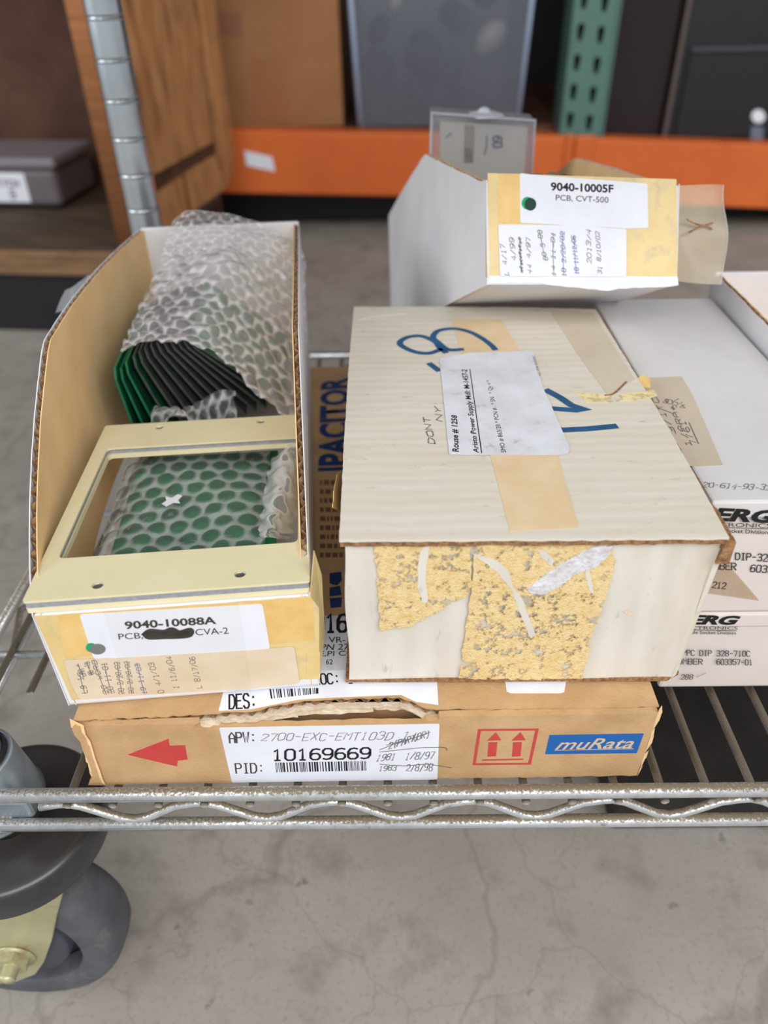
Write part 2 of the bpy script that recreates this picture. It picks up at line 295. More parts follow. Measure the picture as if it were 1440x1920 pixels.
BERGT = mat('grey_white_carton_top', (205, 203, 203), (216, 214, 213), scale=12, rough=.65, bump=.05)
LABEL = mat('white_label_paper', (222, 225, 235), (231, 233, 241), scale=40, rough=.55)
LABELD = mat('soiled_label_paper', (222, 224, 232), (206, 206, 212), scale=60, rough=.6, c3=(176, 172, 170), c3at=(.62, .8), c3scale=120)
CREAMLBL = mat('yellowed_label_paper', (226, 210, 186), (216, 196, 168), scale=40, rough=.6)
YTAPE = mat('yellowed_tape', (216, 188, 126), (230, 208, 150), scale=35, rough=.35, bump=.3, bscale=120, c3=(196, 176, 140), c3at=(.5, .7), c3scale=70)
ATAPE = mat('amber_glue_paper', (222, 180, 108), (232, 198, 130), scale=60, rough=.5, bump=.2, bscale=300)
GLUE = patchy('yellow_glue_residue', (220, 188, 126), (230, 208, 158), 200, .40, .46, bump=.7)
GLUE2 = patchy('thin_glue_residue', (228, 208, 154), (234, 216, 168), 90, .36, .5, bump=.4)
SCUFF = mat('scuffed_paper_fibre', (222, 222, 226), (196, 192, 192), scale=260, rough=.9, bump=1, bscale=420)
PTAPE = patchy('brown_paper_tape', (216, 190, 152), (224, 200, 164), 30, .0, .05, bump=.15)
CTAPE = patchy('clear_packing_tape', (214, 200, 172), (196, 178, 150), 20, .0, .6, rough=.25, bump=.2, alpha=.62)
INK = mat('black_ink', (22, 22, 26)); INKG = mat('grey_print_ink', (66, 64, 66)); INKB = mat('blue_marker_ink', (38, 92, 136), (30, 74, 116), scale=80)
PENCIL = mat('pencil_line', (112, 108, 108)); BIRO = mat('blue_biro_line', (92, 104, 158)); REDINK = mat('red_print_ink', (190, 62, 60), (198, 72, 66), scale=60); BLUEINK = mat('blue_print_ink', (26, 94, 168)); NAVY = mat('navy_print_ink', (30, 62, 118), (24, 52, 104), scale=60)
BROWNINK = mat('brown_print_ink', (122, 88, 66)); PRINTTAN = mat('tan_print', (204, 180, 150))
GREEN = mat('green_dot_sticker', (22, 160, 104)); GREY = mat('grey_dot_sticker', (118, 118, 114)); DKGREEN = mat('dark_green_dot', (28, 62, 54))
STEEL = mat('dusty_zinc_wire', (206, 210, 214), (226, 230, 234), scale=160, rough=.27, metal=.8, bump=.12, bscale=600, c3=(140, 130, 112), c3at=(.62, .76), c3scale=90, dust=(122, 110, 90))
DECK = mat('dusty_deck_wire', (176, 174, 166), (200, 198, 190), scale=160, rough=.4, metal=.6, bump=.15, bscale=600, c3=(120, 108, 88), c3at=(.5, .66), c3scale=80, dust=(142, 132, 112), dat=(.75, 1.2))
POST = mat('chrome_post', (188, 196, 202), (198, 206, 212), scale=20, rough=.28, metal=.85)
ZINC = mat('cast_zinc_collar', (190, 204, 216), (160, 172, 180), scale=40, rough=.3, metal=.7)
YZINC = mat('yellow_zinc_plate', (196, 192, 158), (176, 172, 134), scale=30, rough=.42, metal=.45, c3=(132, 92, 52), c3at=(.62, .78), c3scale=28)
DISCM = mat('slate_bumper_plastic', (40, 41, 45), (48, 50, 55), scale=90, rough=.3, spec=.7, c3=(100, 96, 90), c3at=(.68, .76), c3scale=300, dust=(52, 48, 46))
RUBBER = mat('grey_rubber_tread', (74, 76, 82), (88, 90, 96), scale=50, rough=.55, c3=(112, 108, 104), c3at=(.55, .8), c3scale=60, bump=.1)
BLACKP = mat('black_plastic', (30, 31, 34), (40, 41, 44), scale=90, rough=.45, bump=.15, bscale=700, c3=(88, 84, 80), c3at=(.66, .74), c3scale=260)
HUBP = mat('slate_plastic_hub', (62, 66, 76), (70, 74, 84), scale=40, rough=.5)
CREAM = mat('cream_painted_metal', (222, 212, 172), (228, 219, 182), scale=30, rough=.42, bump=.04)
GASK = mat('grey_foam_gasket', (140, 142, 148), (156, 158, 164), scale=400, rough=.8)
PCB = mat('green_solder_mask', (16, 98, 64), (26, 118, 78), scale=50, rough=.35)
PCBD = mat('dark_board_face', (12, 56, 38), (18, 72, 48), scale=70, rough=.4); PCBE = mat('board_edge', (50, 60, 55), (70, 80, 74), scale=100, rough=.5); SMOKE = mat('dark_smoky_board', (50, 54, 54), (66, 68, 66), scale=60, rough=.3)
SILVER = mat('solder_points', (170, 176, 174), rough=.3, metal=.8)
WRAP = film('bubble_wrap_film', (226, 228, 230), .06, .30, rough=.08); WRAP2 = film('bubble_wrap_film_dense', (236, 232, 234), .22, .40, rough=.1, fres=.45); CRUMPLE = film('crumpled_film', (220, 220, 220), .2, 0, fres=.55); SCRAPF = film('clear_scrap_film', (196, 198, 204), .45, 0)
ACRYL = film('clear_plastic_box', (224, 224, 232), .16, 0, fres=.5); TOTE = film('frosted_tote_plastic', (126, 130, 144), .30, 0, rough=.4, fres=.2); TEALW = film('tinted_wrap', (190, 192, 192), .18, .4)
TEAL = mat('teal_board', (10, 128, 112), (24, 100, 108), scale=60)
ORANGE = mat('orange_powder_coat', (206, 98, 42), (214, 106, 46), scale=9, rough=.5, c3=(168, 74, 34), c3at=(.6, .9), c3scale=20)
TEALM = mat('green_painted_steel', (78, 112, 104), (86, 122, 112), scale=12, rough=.5)
WOOD = mat('worn_plywood', (160, 106, 62), (196, 142, 92), scale=9, rough=.6, stretch=(9, 9, 1.5), c3=(92, 56, 32), c3at=(.52, .72), c3scale=5, bump=.2)
WOODD = mat('dark_stained_plywood', (72, 44, 30), (94, 60, 42), scale=8, rough=.7, c3=(52, 34, 26), c3at=(.56, .72), c3scale=9, bump=.2)
WOODE = mat('grimy_shelf_edge', (112, 82, 58), (140, 106, 74), scale=14, rough=.7, stretch=(1, 8, 8), c3=(80, 62, 48), c3at=(.5, .75), c3scale=12)
WOODT = mat('grimy_shelf_top', (68, 54, 46), (96, 78, 62), scale=10, rough=.7, stretch=(1, 6, 6), c3=(54, 46, 42), c3at=(.5, .75), c3scale=9)
BLACKM = mat('black_powder_coat', (24, 24, 27), (30, 30, 33), scale=40, rough=.5); DARKRED = mat('dark_maroon_case', (34, 22, 24)); MESHM = mat('black_mesh', (20, 20, 22), (34, 34, 38), scale=500, rough=.6)
CARTON = mat('brown_carton_far', (146, 99, 62), (158, 111, 72), scale=6, rough=.8); CARTONT = mat('brown_carton_tape', (150, 98, 60), rough=.4)
# concrete floor
def concrete():
    m = mat('concrete', (148, 141, 134), (168, 162, 154), scale=7, rough=.62, bump=.12, bscale=160, contrast=(.3, .7), c3=(128, 120, 112), c3at=(.52, .75), c3scale=22); nt = m.node_tree; L = nt.links
    p = nt.nodes['Principled BSDF']; src = p.inputs['Base Color'].links[0].from_socket; tc = N(nt, 'ShaderNodeTexCoord')
    wp = N(nt, 'ShaderNodeTexNoise', Scale=9, Detail=5); L.new(tc.outputs['Object'], wp.inputs[0]); ad = N(nt, 'ShaderNodeVectorMath', operation='MULTIPLY_ADD'); L.new(wp.outputs['Color'], ad.inputs[0]); ad.inputs[1].default_value = (.16, .16, 0); L.new(tc.outputs['Object'], ad.inputs[2])
    def layer(src, fac_sock, lo, hi, col, k):
        r = N(nt, 'ShaderNodeMapRange'); r.inputs[1].default_value, r.inputs[2].default_value = lo, hi; r.inputs[4].default_value = k; L.new(fac_sock, r.inputs[0])
        mx = N(nt, 'ShaderNodeMix', data_type='RGBA'); L.new(r.outputs[0], mx.inputs[0]); L.new(src, mx.inputs[6]); mx.inputs[7].default_value = lin(col); return mx.outputs[2]
    vo = N(nt, 'ShaderNodeTexVoronoi', feature='DISTANCE_TO_EDGE', Scale=9); L.new(ad.outputs[0], vo.inputs[0])
    s1 = layer(src, vo.outputs[0], .012, .0, (112, 105, 98), .3)
    v2 = N(nt, 'ShaderNodeTexVoronoi', feature='DISTANCE_TO_EDGE', Scale=3.2); L.new(ad.outputs[0], v2.inputs[0]); s1 = layer(s1, v2.outputs[0], .012, .0, (104, 97, 90), .35)
    n2 = N(nt, 'ShaderNodeTexNoise', Scale=70, Detail=3); L.new(tc.outputs['Object'], n2.inputs[0]); s1 = layer(s1, n2.outputs[0], .68, .76, (96, 88, 82), .7)
    n4 = N(nt, 'ShaderNodeTexNoise', Scale=300, Detail=2); L.new(tc.outputs['Object'], n4.inputs[0]); s1 = layer(s1, n4.outputs[0], .55, .75, (132, 128, 122), .6)
    L.new(s1, p.inputs['Base Color']); return m
CONC = concrete()
# ------------------------------------------------------------------ setting
FZ = -198
tag(MB().box(-5000, 5000, -2500, 4000, FZ-40, FZ).build('floor', CONC, origin=(0, 0, FZ)), kind='structure')
tag(MB().box(-5000, 5000, 2600, 2700, FZ, 2600).build('wall_back', mat('dark_grey_wall', (58, 54, 52), (66, 62, 60), scale=5), origin=(0, 2600, FZ)), kind='structure')
tag(MB().box(-5000, 5000, 700, 2700, 2600, 2700).build('ceiling', mat('grey_ceiling', (120, 118, 114), (126, 124, 120), scale=3), origin=(0, 700, 2600)), kind='structure')

# ------------------------------------------------------------------ wire shelf cart
cart = thing('wire_shelf_cart', 'chrome wire shelving cart on grey rubber casters, carrying the boxes in front', 'shelf', (-250, 35, FZ))
RX = -252; PF = (-251, 19); PB = (-245, 410); XE = 300
def rail(pts, r, name, n=10): return MB().tube(pts, r, n).build(name, STEEL, cart, smooth=True)
rail([(-275, 0, 1.2), (XE, 0, 1.2)], 3.2, 'front_top_rail', 14); rail([(-238, 0, -22), (XE, 0, -22)], 3.0, 'front_bottom_rail', 14)
rail([(-230, 445, 1.2), (XE, 445, 1.2)], 3.2, 'back_top_rail'); rail([(-230, 445, -22), (XE, 445, -22)], 3.0, 'back_bottom_rail')
for nm, yy in (('front_truss_wire', 1.0), ('back_truss_wire', 444)):
    pts = []; i = -11
    # zigzag: up at every third deck wire, down between
    xs = []; k = -13
    while k*20.3 < XE-20:
        xs += [((k-.08)*20.3, -6.6), ((k+.2)*20.3, -8.4), ((k+1.0)*20.3, -18.4), ((k+1.3)*20.3, -19.6), ((k+1.6)*20.3, -18), ((k+2.3)*20.3, -9), ((k+2.7)*20.3, -7)]; k += 3
    xs = [p for p in xs if p[0] > -225]
    rail([(a, yy, b) for a, b in xs], 2.1, nm, 8)
first = None
for k in range(-13, 15):
    x = k*20.3; y0 = -2.2 if x > -222 else 62; y1 = 447 if x > -222 else 385
    if first is None or y0 != first[1]:
        o = MB().tube([(0, y0, -4.0), (0, y1, -4.0)], 1.9, 10).mesh('deck_wire')
        for p in o.polygons: p.use_smooth = True
        o.materials.append(DECK); first = (o, y0)
    ob = bpy.data.objects.new('deck_wire', first[0]); C.objects.link(ob); ob.parent = cart; ob.location = ((x+250)*.001, -.035, -FZ*.001)
for yy in (92, 220, 345): rail([(-272, yy, -8.2), (XE, yy, -8.2)], 2.3, 'cross_support_rod')
rail([(-274, 60, 1.2), (-274, 386, 1.2)], 3.0, 'side_top_rail'); rail([(-274, 60, -22), (-274, 386, -22)], 3.0, 'side_bottom_rail')
rail([(-274, 60+i*22, -7 if i % 2 else -19.5) for i in range(15)], 2.1, 'side_truss_wire', 8)
for nm, (px_, py_), ztop in (('front', PF, 24), ('back', PB, 24)):
    MB().lathe((px_, py_, 0), (0, 0, 1), [(14.5, -33), (21.5, -33), (22, -31), (21, -28), (16.9, 2.5), (16.4, 3.4), (14.4, 3.2), (14.5, -33)], 40).build('collar', ZINC, cart, smooth=True)
MB().lathe((PF[0], PF[1], 0), (0, 0, 1), [(12.6, -28), (12.8, 6), (14.2, 6), (14.6, -28), (12.6, -28)], 32).build('plastic_sleeve', BLACKP, cart, smooth=True)
bevel(MB().box(-240, -224, 2.6, 10, -22, -8).build('collar_lug', ZINC, cart), 2)
MB().tube([(-254, 8, -26), (-243, 3, -25), (-234, 1, -23)], [6.5, 6, 3.4], 10).build('weld_bead', STEEL, cart, smooth=True)
def post(x, y, z0, z1, ring):
    prof = []; z = z0; R_ = 12.2
    while z < z1:
        prof += [(R_-.05, z), (R_+.25, z+.3), (R_+.25, z+.9), (R_-.5, z+1.3), (R_-.5, z+2.2), (R_, z+2.6), (R_, z+3.4), (R_, z+12), (R_, z+ring-.8)] ; z += ring
    return MB().lathe((x, y, 0), (0, 0, 1), prof, 36).build('post', POST, cart, smooth=True)
post(PB[0], PB[1], -30, 446, 24.4); post(PF[0], PF[1], -44, 16, 24.4)
up_ = MB(); up_.box(-285, XE, -2, 447, 432, 436); up_.build('upper_shelf_deck', STEEL, cart)
for yy in (0, 445): rail([(-275, yy, 440), (XE, yy, 440)], 3.2, 'upper_shelf_rail')
# caster
cx, cy, cz = -273, 12, FZ+63.5
fork = MB()
fork.lathe((PF[0], PF[1], -62), (0, 0, 1), [(0, -9), (22, -9), (26, -4), (26, 0), (0, 0)], 32)
Fp = Y(-9)
pl = [Fp(u, v) for u, v in [(-150, 1690), (118, 1655), (118, 1675), (106, 1720), (97, 1765), (82, 1806), (66, 1828), (30, 1842), (-30, 1850), (-90, 1800)]]
fork.slab(pl, (0, 3, 0)); fork.slab([p+Vector((0, 47, 0)) for p in pl], (0, 3, 0))
fk = fork.build('caster_fork', YZINC, cart); bevel(fk, .8)
MB().lathe((-248, 19, 0), (0, 0, 1), [(14, -43.5), (38, -43.5), (40.6, -44), (42.2, -45.4), (42.9, -47.4), (43.6, -61), (43, -62.4), (40, -63), (14, -61)], 72).build('bumper_disc', DISCM, cart, smooth=True)
ax = Vector((-.04, -1, 0)).normalized()
MB().lathe((cx, cy, cz), ax, [(42, -10), (44, -16), (55, -16), (60, -14.5), (62.5, -11), (63.5, -5), (63.5, 4), (62.9, 9), (61.4, 12.6), (60, 14.6), (59, 15.6), (57.8, 16.1), (56, 16.3), (46, 16.3), (44.4, 15.8), (43.8, 14.5), (43, 4)], 72).build('wheel_tread', RUBBER, fk, smooth=True)
MB().lathe((cx, cy, cz), ax, [(4, 15.5), (35, 14.5), (36.6, 13), (37, 3), (43.5, 3), (43.5, -8), (4, -12)], 48).build('wheel_hub', HUBP, fk, smooth=True)
ac = Vector((-263, -9, -133.5)); hexp = [ac+Vector((9*math.cos(a), 0, 9*math.sin(a))) for a in [math.pi/3*i+.2 for i in range(6)]]
MB().slab(hexp, (0, -6, 0)).build('axle_nut', YZINC, fk)
mb = MB(); mb.lathe(ac, (0, -1, 0), [(0, 0), (11, 0), (11, 1.4), (4.6, 1.4)]+[(4.6-.5*(i % 2), 6+i*.8) for i in range(9)]+[(0, 13.4)], 24); mb.build('axle_bolt', YZINC, fk, smooth=True)

# ------------------------------------------------------------------ brown flat carton (bottom)
A = math.radians(.6)
car = thing('flat_carton', 'wide flat brown carton with torn front edge and blue logo, undermost on the wire shelf', 'box', (-195, 6, 0), (0, 0, A))
FY = Face((-195, 6.3, 0), (math.sin(A), -math.cos(A), 0)); TZ = Z(42)
x0, x1, y0_, y1_ = -194, 51, 7, 337
def L2(x, y, z): return Vector((x, y+(x+195)*math.sin(A), z))
mb = MB()
# front panel with the lowered torn top edge (profile from the photograph)
fr = [(165, 1472), (1194, 1454), (1234, 1337), (824, 1344), (822, 1350), (800, 1352), (790, 1358), (700, 1358), (600, 1361), (500, 1363), (412, 1366), (380, 1368), (362, 1362), (372, 1356), (140, 1362), (135, 1368), (140, 1380), (150, 1390), (156, 1410), (170, 1440), (174, 1458)]
fp = ragged([(a, b) for a, b in fr], 14, 1.1, 5)
MB().slab([FY(a, b) for a, b in fp], -FY.n*3).build('front_panel', KRAFT, car)
# sides, back, bottom
mb = MB(); mb.hexa([L2(x0, y0_+4, 0), L2(x0+3, y0_+4, 0), L2(x0+3, y1_, 0), L2(x0, y1_, 0), L2(x0+2, y0_+4, 40), L2(x0+5, y0_+4, 40), L2(x0+5, y1_, 40), L2(x0+2, y1_, 40)])
mb.hexa([L2(x1-3, y0_+4, 0), L2(x1, y0_+4, 0), L2(x1, y1_, 0), L2(x1-3, y1_, 0), L2(x1-4, y0_+4, 40), L2(x1-1, y0_+4, 40), L2(x1-1, y1_, 40), L2(x1-4, y1_, 40)])
mb.box(x0+3, x1-3, y0_+4, y1_, .2, 3); mb.box(x0+3, x1-3, y1_-3, y1_, 3, 40); mb.box(x0+6, x1-6, 19, 22, 3, 39); mb.build('carton_body', KRAFT, car)
# top panel with ragged notch in its front edge
top = [(137, 1350), (250, 1345), (365, 1340), (430, 1334), (480, 1332), (515, 1322), (545, 1318), (570, 1313), (620, 1311), (700, 1308), (748, 1306), (772, 1314), (800, 1328), (900, 1331), (1000, 1331), (1120, 1332), (1236, 1324)]
bk = [TZ(u, v) for u, v in ((668, 684),)]
tp = [TZ(p[0], p[1]) for p in ragged([(a, b) for a, b in top], 9, 1.3, 8)][:-1]
tp = [TZ(a, b) for a, b in [(137, 1350)]] + [p for p in tp if 11 < p.y-0 or True][1:]
tp = [p for p in tp if p.x < 52.5]
tpoly = tp + [Vector((53, 337, 42)), Vector((-194, 337, 42))]
# drop points produced by the closing segment of the ragged ring
tp2 = [TZ(a, b) for a, b in top]
def rag3(pts, step, amp, seed):
    R = random.Random(seed); out = []
    for a, b in zip(pts, pts[1:]):
        k = max(1, int((b-a).length/step))
        for j in range(k): out.append(a.lerp(b, j/k)+(Vector((R.uniform(-amp, amp)*.4, R.uniform(-amp, amp), 0)) if j else Vector()))
    return out+[pts[-1]]
edge = rag3(tp2, 2.2, .5, 4); tpoly = edge + [Vector((53, 337, 42)), Vector((-193, 337, 42))]
MB().slab(tpoly, (0, 0, -.6)).build('top_liner', KRAFT, car)
e2 = [p+Vector((0, -1.0 if p.x < -130 or p.x > -35 else -2.8+random.uniform(-.6, .6), -3.0)) for p in edge]
MB().slab(e2+[Vector((53, 337, 39)), Vector((-193, 337, 39))], (0, 0, -.6)).build('torn_inner_ply', TORN, car)
mb = MB()   # fluted core seen along the edge
for a, b in zip(edge, edge[1:]):
    pass
acc = 0; pts = []
for i, p in enumerate(edge):
    pts.append(p)
wl = []; 
for a, b in zip(pts, pts[1:]):
    k = max(1, round((b-a).length/.9))
    wl += [a.lerp(b, j/k) for j in range(k)]
s_ = 0; ring = []
for i, p in enumerate(wl):
    if i: s_ += (wl[i]-wl[i-1]).length
    ring.append(p+Vector((0, -.2, -1.8+1.15*math.sin(s_*1.15))))
for a, b in zip(ring, ring[1:]):
    mb.add([a, b, b+Vector((0, 9, 0)), a+Vector((0, 9, 0))], [(0, 1, 2, 3)])
tag(mb.build('fluted_core', FLUTE, car), kind='stuff')
# crushed light paper roll of the torn edge
mb = MB(); R = random.Random(9)
for (u0, v0, u1, v1, wd) in [(362, 1344, 470, 1334, 4.2), (470, 1334, 560, 1318, 4.6), (560, 1318, 700, 1311, 4.2), (700, 1311, 775, 1312, 3)]:
    a, b = TZ(u0, v0, -3.2), TZ(u1, v1, -3.2); k = 9
    mb.grid(lambda s1, t1: a.lerp(b, s1)+Vector((0, -.8-wd*t1+R.uniform(-.5, .5), -2.2*t1*t1+R.uniform(-.35, .35))), k, 4)
o = mb.build('torn_liner_strip', TORN, car, smooth=False); o.modifiers.new('s', 'SOLIDIFY').thickness = .0004
# left crushed corner
mb = MB(); cp = [(135, 1358), (139, 1375), (148, 1388), (152, 1400), (158, 1420), (166, 1440), (172, 1458), (178, 1470)]
R = random.Random(4)
for i, ((a, b), (c, d)) in enumerate(zip(cp, cp[1:])):
    p, q_ = FY(a, b, .3), FY(c, d, .3); mb.add([p+Vector((-1.5+R.uniform(-1, 1), 3, 0)), p+Vector((5, -.6, 0)), q_+Vector((5, -.6, 0)), q_+Vector((-1.5+R.uniform(-1, 1), 3, 0))], [(0, 1, 2, 3)])
mb.build('crushed_corner_edge', KRAFT_IN, car)
mb = MB()
for i in range(9):
    a = FY(1236-i*4.6, 1330+i*14); mb.add([a, a+Vector((2.2+R.uniform(-.8, .8), 2, 0)), FY(1236-(i+1)*4.6, 1330+(i+1)*14)+Vector((2.2+R.uniform(-.8, .8), 2, 0)), FY(1236-(i+1)*4.6, 1330+(i+1)*14)], [(0, 1, 2, 3)])
mb.build('crushed_right_edge', KRAFT_IN, car)
# prints on the front
patch('printed_arrow', FY, [(239, 1415), (316, 1385), (318, 1398), (347, 1397), (352, 1424), (333, 1426), (332, 1437)], REDINK, car, .08, label='red arrow pointing left')
patch('blue_logo_panel', FY, [(1030, 1378), (1207, 1375), (1194, 1412), (1022, 1414)], BLUEINK, car, .08, label='blue panel with white lettering')
lg = car.children[-1]
ftext('muRata', quad(FY, [(1040, 1406), (1188, 1403), (1190, 1383), (1044, 1386)], .14), PRINTTAN, lg, bold=.012, shear=.45)
mb = MB(); q = quad(FY, [(1040, 1407.5), (1188, 1404.5), (1188, 1403.3), (1040, 1406.3)], .14); mb.add(q, [(0, 1, 2, 3)]); mb.build('underline', PRINTTAN, lg)
up = [[(899, 1369), (1007, 1368), (993, 1432), (889, 1433), (899, 1369)]]
o = pen(FY, up, 1.3, REDINK, car, .1, 'this_way_up_symbol', sm=False)
mb = MB()
for (a, b) in ((929, 0), (975, 0)):
    mb.add([FY(a+.8, 1373, .1), FY(a-16, 1389, .1), FY(a+11, 1388, .1)], [(0, 1, 2)])
    mb.add([FY(a-13, 1392, .1), FY(a+3.5, 1391.5, .1), FY(a+1, 1418, .1), FY(a-15, 1419, .1)], [(0, 1, 2, 3)])
mb.add(quad(FY, [(904, 1426.5), (981, 1425), (981, 1422.5), (904, 1424)], .1), [(0, 1, 2, 3)])
mb.build('arrows', REDINK, o)
lb = patch('front_label', FY, [(411, 1364), (824, 1357), (820, 1461), (435, 1467)], LABEL, car, .15, r=3, label='white printed stock label with barcode')
e = .22
stext('APW:', FY, [(431, 1393), (475, 1392), (474, 1373), (429, 1374)], .75, INKG, lb, e)
stext('2700-EXC-EMT103D 1', FY, [(489, 1390), (762, 1388), (766, 1371), (489, 1375)], .35, PENCIL, lb, e, slant=1.5, jit=.5, name='handwriting')
stext('(OR)', FY, [(776, 1389), (804, 1385), (804, 1370), (776, 1374)], .35, PENCIL, lb, e, slant=1.5, jit=.5, name='handwriting')
stext('2(PART)', FY, [(728, 1406), (782, 1390), (784, 1376), (728, 1392)], .45, PENCIL, lb, e, slant=2, jit=.5, name='handwriting')
pen(FY, [[(712, 1406), (740, 1395), (775, 1384), (806, 1373)], [(725, 1397), (760, 1388), (800, 1376)], [(712, 1410), (760, 1405), (790, 1402), (832, 1402), (838, 1407)], [(712, 1433), (760, 1436), (800, 1433), (846, 1440)]], .4, PENCIL, lb, e)
stext('10169669', FY, [(515, 1426), (694, 1422), (694, 1402), (515, 1406)], 1.05, INK, lb, e)
stext('PID:', FY, [(443, 1450), (490, 1449), (489, 1431), (441, 1432)], .7, INKG, lb, e)
barcode(FY, [(518, 1448), (688, 1445), (687, 1427), (516, 1430)], INK, lb, 44, e)
stext('1981  1/8/97', FY, [(706, 1428), (814, 1424), (816, 1408), (710, 1414)], .38, PENCIL, lb, e, slant=1.5, jit=.5, name='handwriting')
stext('1983  2/8/98', FY, [(712, 1446), (812, 1447), (812, 1430), (712, 1436)], .38, PENCIL, lb, e, slant=1.5, jit=.5, name='handwriting')
# top labels and prints
T = TZ
l2 = patch('top_front_label', T, [(410, 1333), (428, 1260), (818, 1250), (822, 1322), (780, 1316), (752, 1303), (700, 1305), (600, 1309), (560, 1312), (520, 1320), (470, 1330)], LABEL, car, .15, label='white label torn along the front edge')
stext('DES:', T, [(430, 1329), (476, 1327), (474, 1300), (430, 1303)], .8, INK, l2, .22)
barcode(T, [(508, 1310), (600, 1300), (600, 1290), (505, 1292)], INK, l2, 20, .22, 5)
stext('LOC: 1', T, [(590, 1283), (660, 1281), (658, 1262), (588, 1264)], .7, INK, l2, .22)
l3 = patch('top_rear_label', T, [(560, 1260), (820, 1252), (800, 1150), (575, 1156)], LABELD, car, .17, e=.05)
stext('016', T, [(590, 1186), (650, 1184), (650, 1152), (590, 1153)], 1.6, INK, l3, .28)
ftext('VR-10000', quad(T, [(616, 1205), (700, 1204), (698, 1193), (616, 1194)], .28), INKG, l3, .01); ftext('PN 2700-01', quad(T, [(600, 1219), (700, 1217), (698, 1206), (604, 1208)], .28), INKG, l3, .01)
ftext('E,PI CORP', quad(T, [(598, 1232), (690, 1230), (688, 1219), (600, 1221)], .28), INKG, l3, .01); ftext('62', quad(T, [(611, 1246), (624, 1246), (624, 1236), (611, 1236)], .28), INKG, l3, .01)
patch('top_slot_tape', T, [(945, 1262), (1064, 1262), (1058, 1298), (1050, 1300), (958, 1300), (950, 1297)], LABEL, car, .12)
ftext('PACITOR', quad(T, [(660, 872), (656, 706), (601, 710), (596, 874)], .1), NAVY, car, bold=.04); patch('printed_bar', T, [(596, 884), (596, 877), (660, 875), (660, 882)], NAVY, car, .08)
mb = MB(); R = random.Random(3)
for r_ in range(9):
    u = 600
    while u < 655:
        w_ = R.choice((4, 7, 10)); v_ = 900+r_*17; mb.add([T(u, v_, .1), T(u+w_, v_, .1), T(u+w_, v_+9, .1), T(u, v_+9, .1)], [(0, 1, 2, 3)]); u += w_+3
tag(mb.build('small_print', BROWNINK, car), kind='stuff')
for a in [[(618, 1075), (640, 1072), (641, 1088), (632, 1098), (618, 1094)], [(618, 1102), (638, 1098), (640, 1116), (618, 1118)], [(618, 1122), (641, 1120), (640, 1138), (620, 1140)]]: patch('blue_print_mark', T, a, NAVY, car, .08)

# ------------------------------------------------------------------ white power supply carton
pw = thing('white_carton', 'aged white carton with yellow glue stains and blue marker figures on its lid', 'box', (-7, 140, 42.5))
R = random.Random(21)
cb = [(-77, 27, 42.8), (62, 26, 42.8), (66, 249, 42.8), (-79, 258, 42.8), (-76, 31, 117.5), (67, 30, 117.5), (68, 248, 116.5), (-78, 257, 116.5)]
cb = [Vector(c) for c in cb]
def tri(a, b, c): 
    lo = cb[0].lerp(cb[1], a).lerp(cb[3].lerp(cb[2], a), b); hi = cb[4].lerp(cb[5], a).lerp(cb[7].lerp(cb[6], a), b); return lo.lerp(hi, c)
def wob(p, k): return p+Vector((math.sin(p.z*.11+p.y*.05)*k, math.sin(p.x*.07+p.z*.09)*k, 0))
mb = MB()
mb.grid(lambda a, c: wob(tri(a, 0, c), .5)+Vector((0, .7*math.sin(a*3.14)*math.sin(c*3.14), 0)), 40, 24, 1)
mb.grid(lambda a, c: wob(tri(a, 1, c), .5), 20, 10, 0); mb.grid(lambda b, c: wob(tri(0, b, c), .5), 30, 12, 0); mb.grid(lambda b, c: wob(tri(1, b, c), .5), 30, 12, 0); mb.grid(lambda a, b: tri(a, b, 0), 4, 4, 0); mb.grid(lambda a, b: tri(a, b, 1), 4, 4, 0)
mb.build('carton_body', [AGED, AGEDF], pw)
# lid slab with crushed brown edges
lidp = [(-77.5, 28.6), (67.8, 27.6), (68.4, 60), (69.2, 110), (68.6, 160), (68, 205), (67.5, 249), (20, 254), (-30, 257), (-79.5, 258.5), (-79.6, 180), (-78.6, 90)]
lp = rag3([Vector((a, b, 120.5)) for a, b in lidp]+[Vector((lidp[0][0], lidp[0][1], 120.5))], 3, .35, 6)[:-1]
mb = MB(); mb.slab(lp, (0, 0, -1.1), 0, 0); mb.build('lid', AGED, pw)
lp2 = [Vector((-5.5+(p.x+5.5)*.997, 143+(p.y-143)*.997+R.uniform(-.3, .3), 119.4)) for p in lp]
mb = MB(); mb.slab(lp2, (0, 0, -2.4), 0, 0); mb.build('lid_core', BROWN, pw)
# right-hand flap edge: a strip of raw corrugated board standing proud
mb = MB(); ys = [27+i*4.1 for i in range(55)]
for i in range(54):
    f = lambda y: 67.6+.4*math.sin(y*.21)+(.8 if y < 50 else 0)
    a, b = ys[i], ys[i+1]; w1 = 1.6+R.uniform(-.4, .4)+(.5 if a < 120 else 0); zt = 119.8+R.uniform(-.7, .5)
    mb.hexa([(f(a)-2.5, a, 108), (f(a)+w1, a, 108), (f(b)+w1, b, 108), (f(b)-2.5, b, 108), (f(a)-1.0, a, zt), (f(a)+w1, a, zt-.6), (f(b)+w1, b, zt-.6), (f(b)-1.0, b, zt)])
mb.build('flap_edge', BROWN, pw)
mb = MB(); mb.hexa([(62, 26.2, 44), (64.5, 28, 44), (67.5, 245, 44), (66, 245, 44), (66.2, 29, 114), (69, 30, 113), (69, 245, 113), (67, 245, 114)]); mb.build('side_flap', AGED, pw)
mb = MB(); mb.slab([Vector(p) for p in [(-78.5, 26.5, 43), (60, 25.5, 43), (66, 29, 43), (68, 245, 43), (-79, 255, 43)]], (0, 0, 1.6)); mb.build('bottom_flap_edge', BROWN, pw)
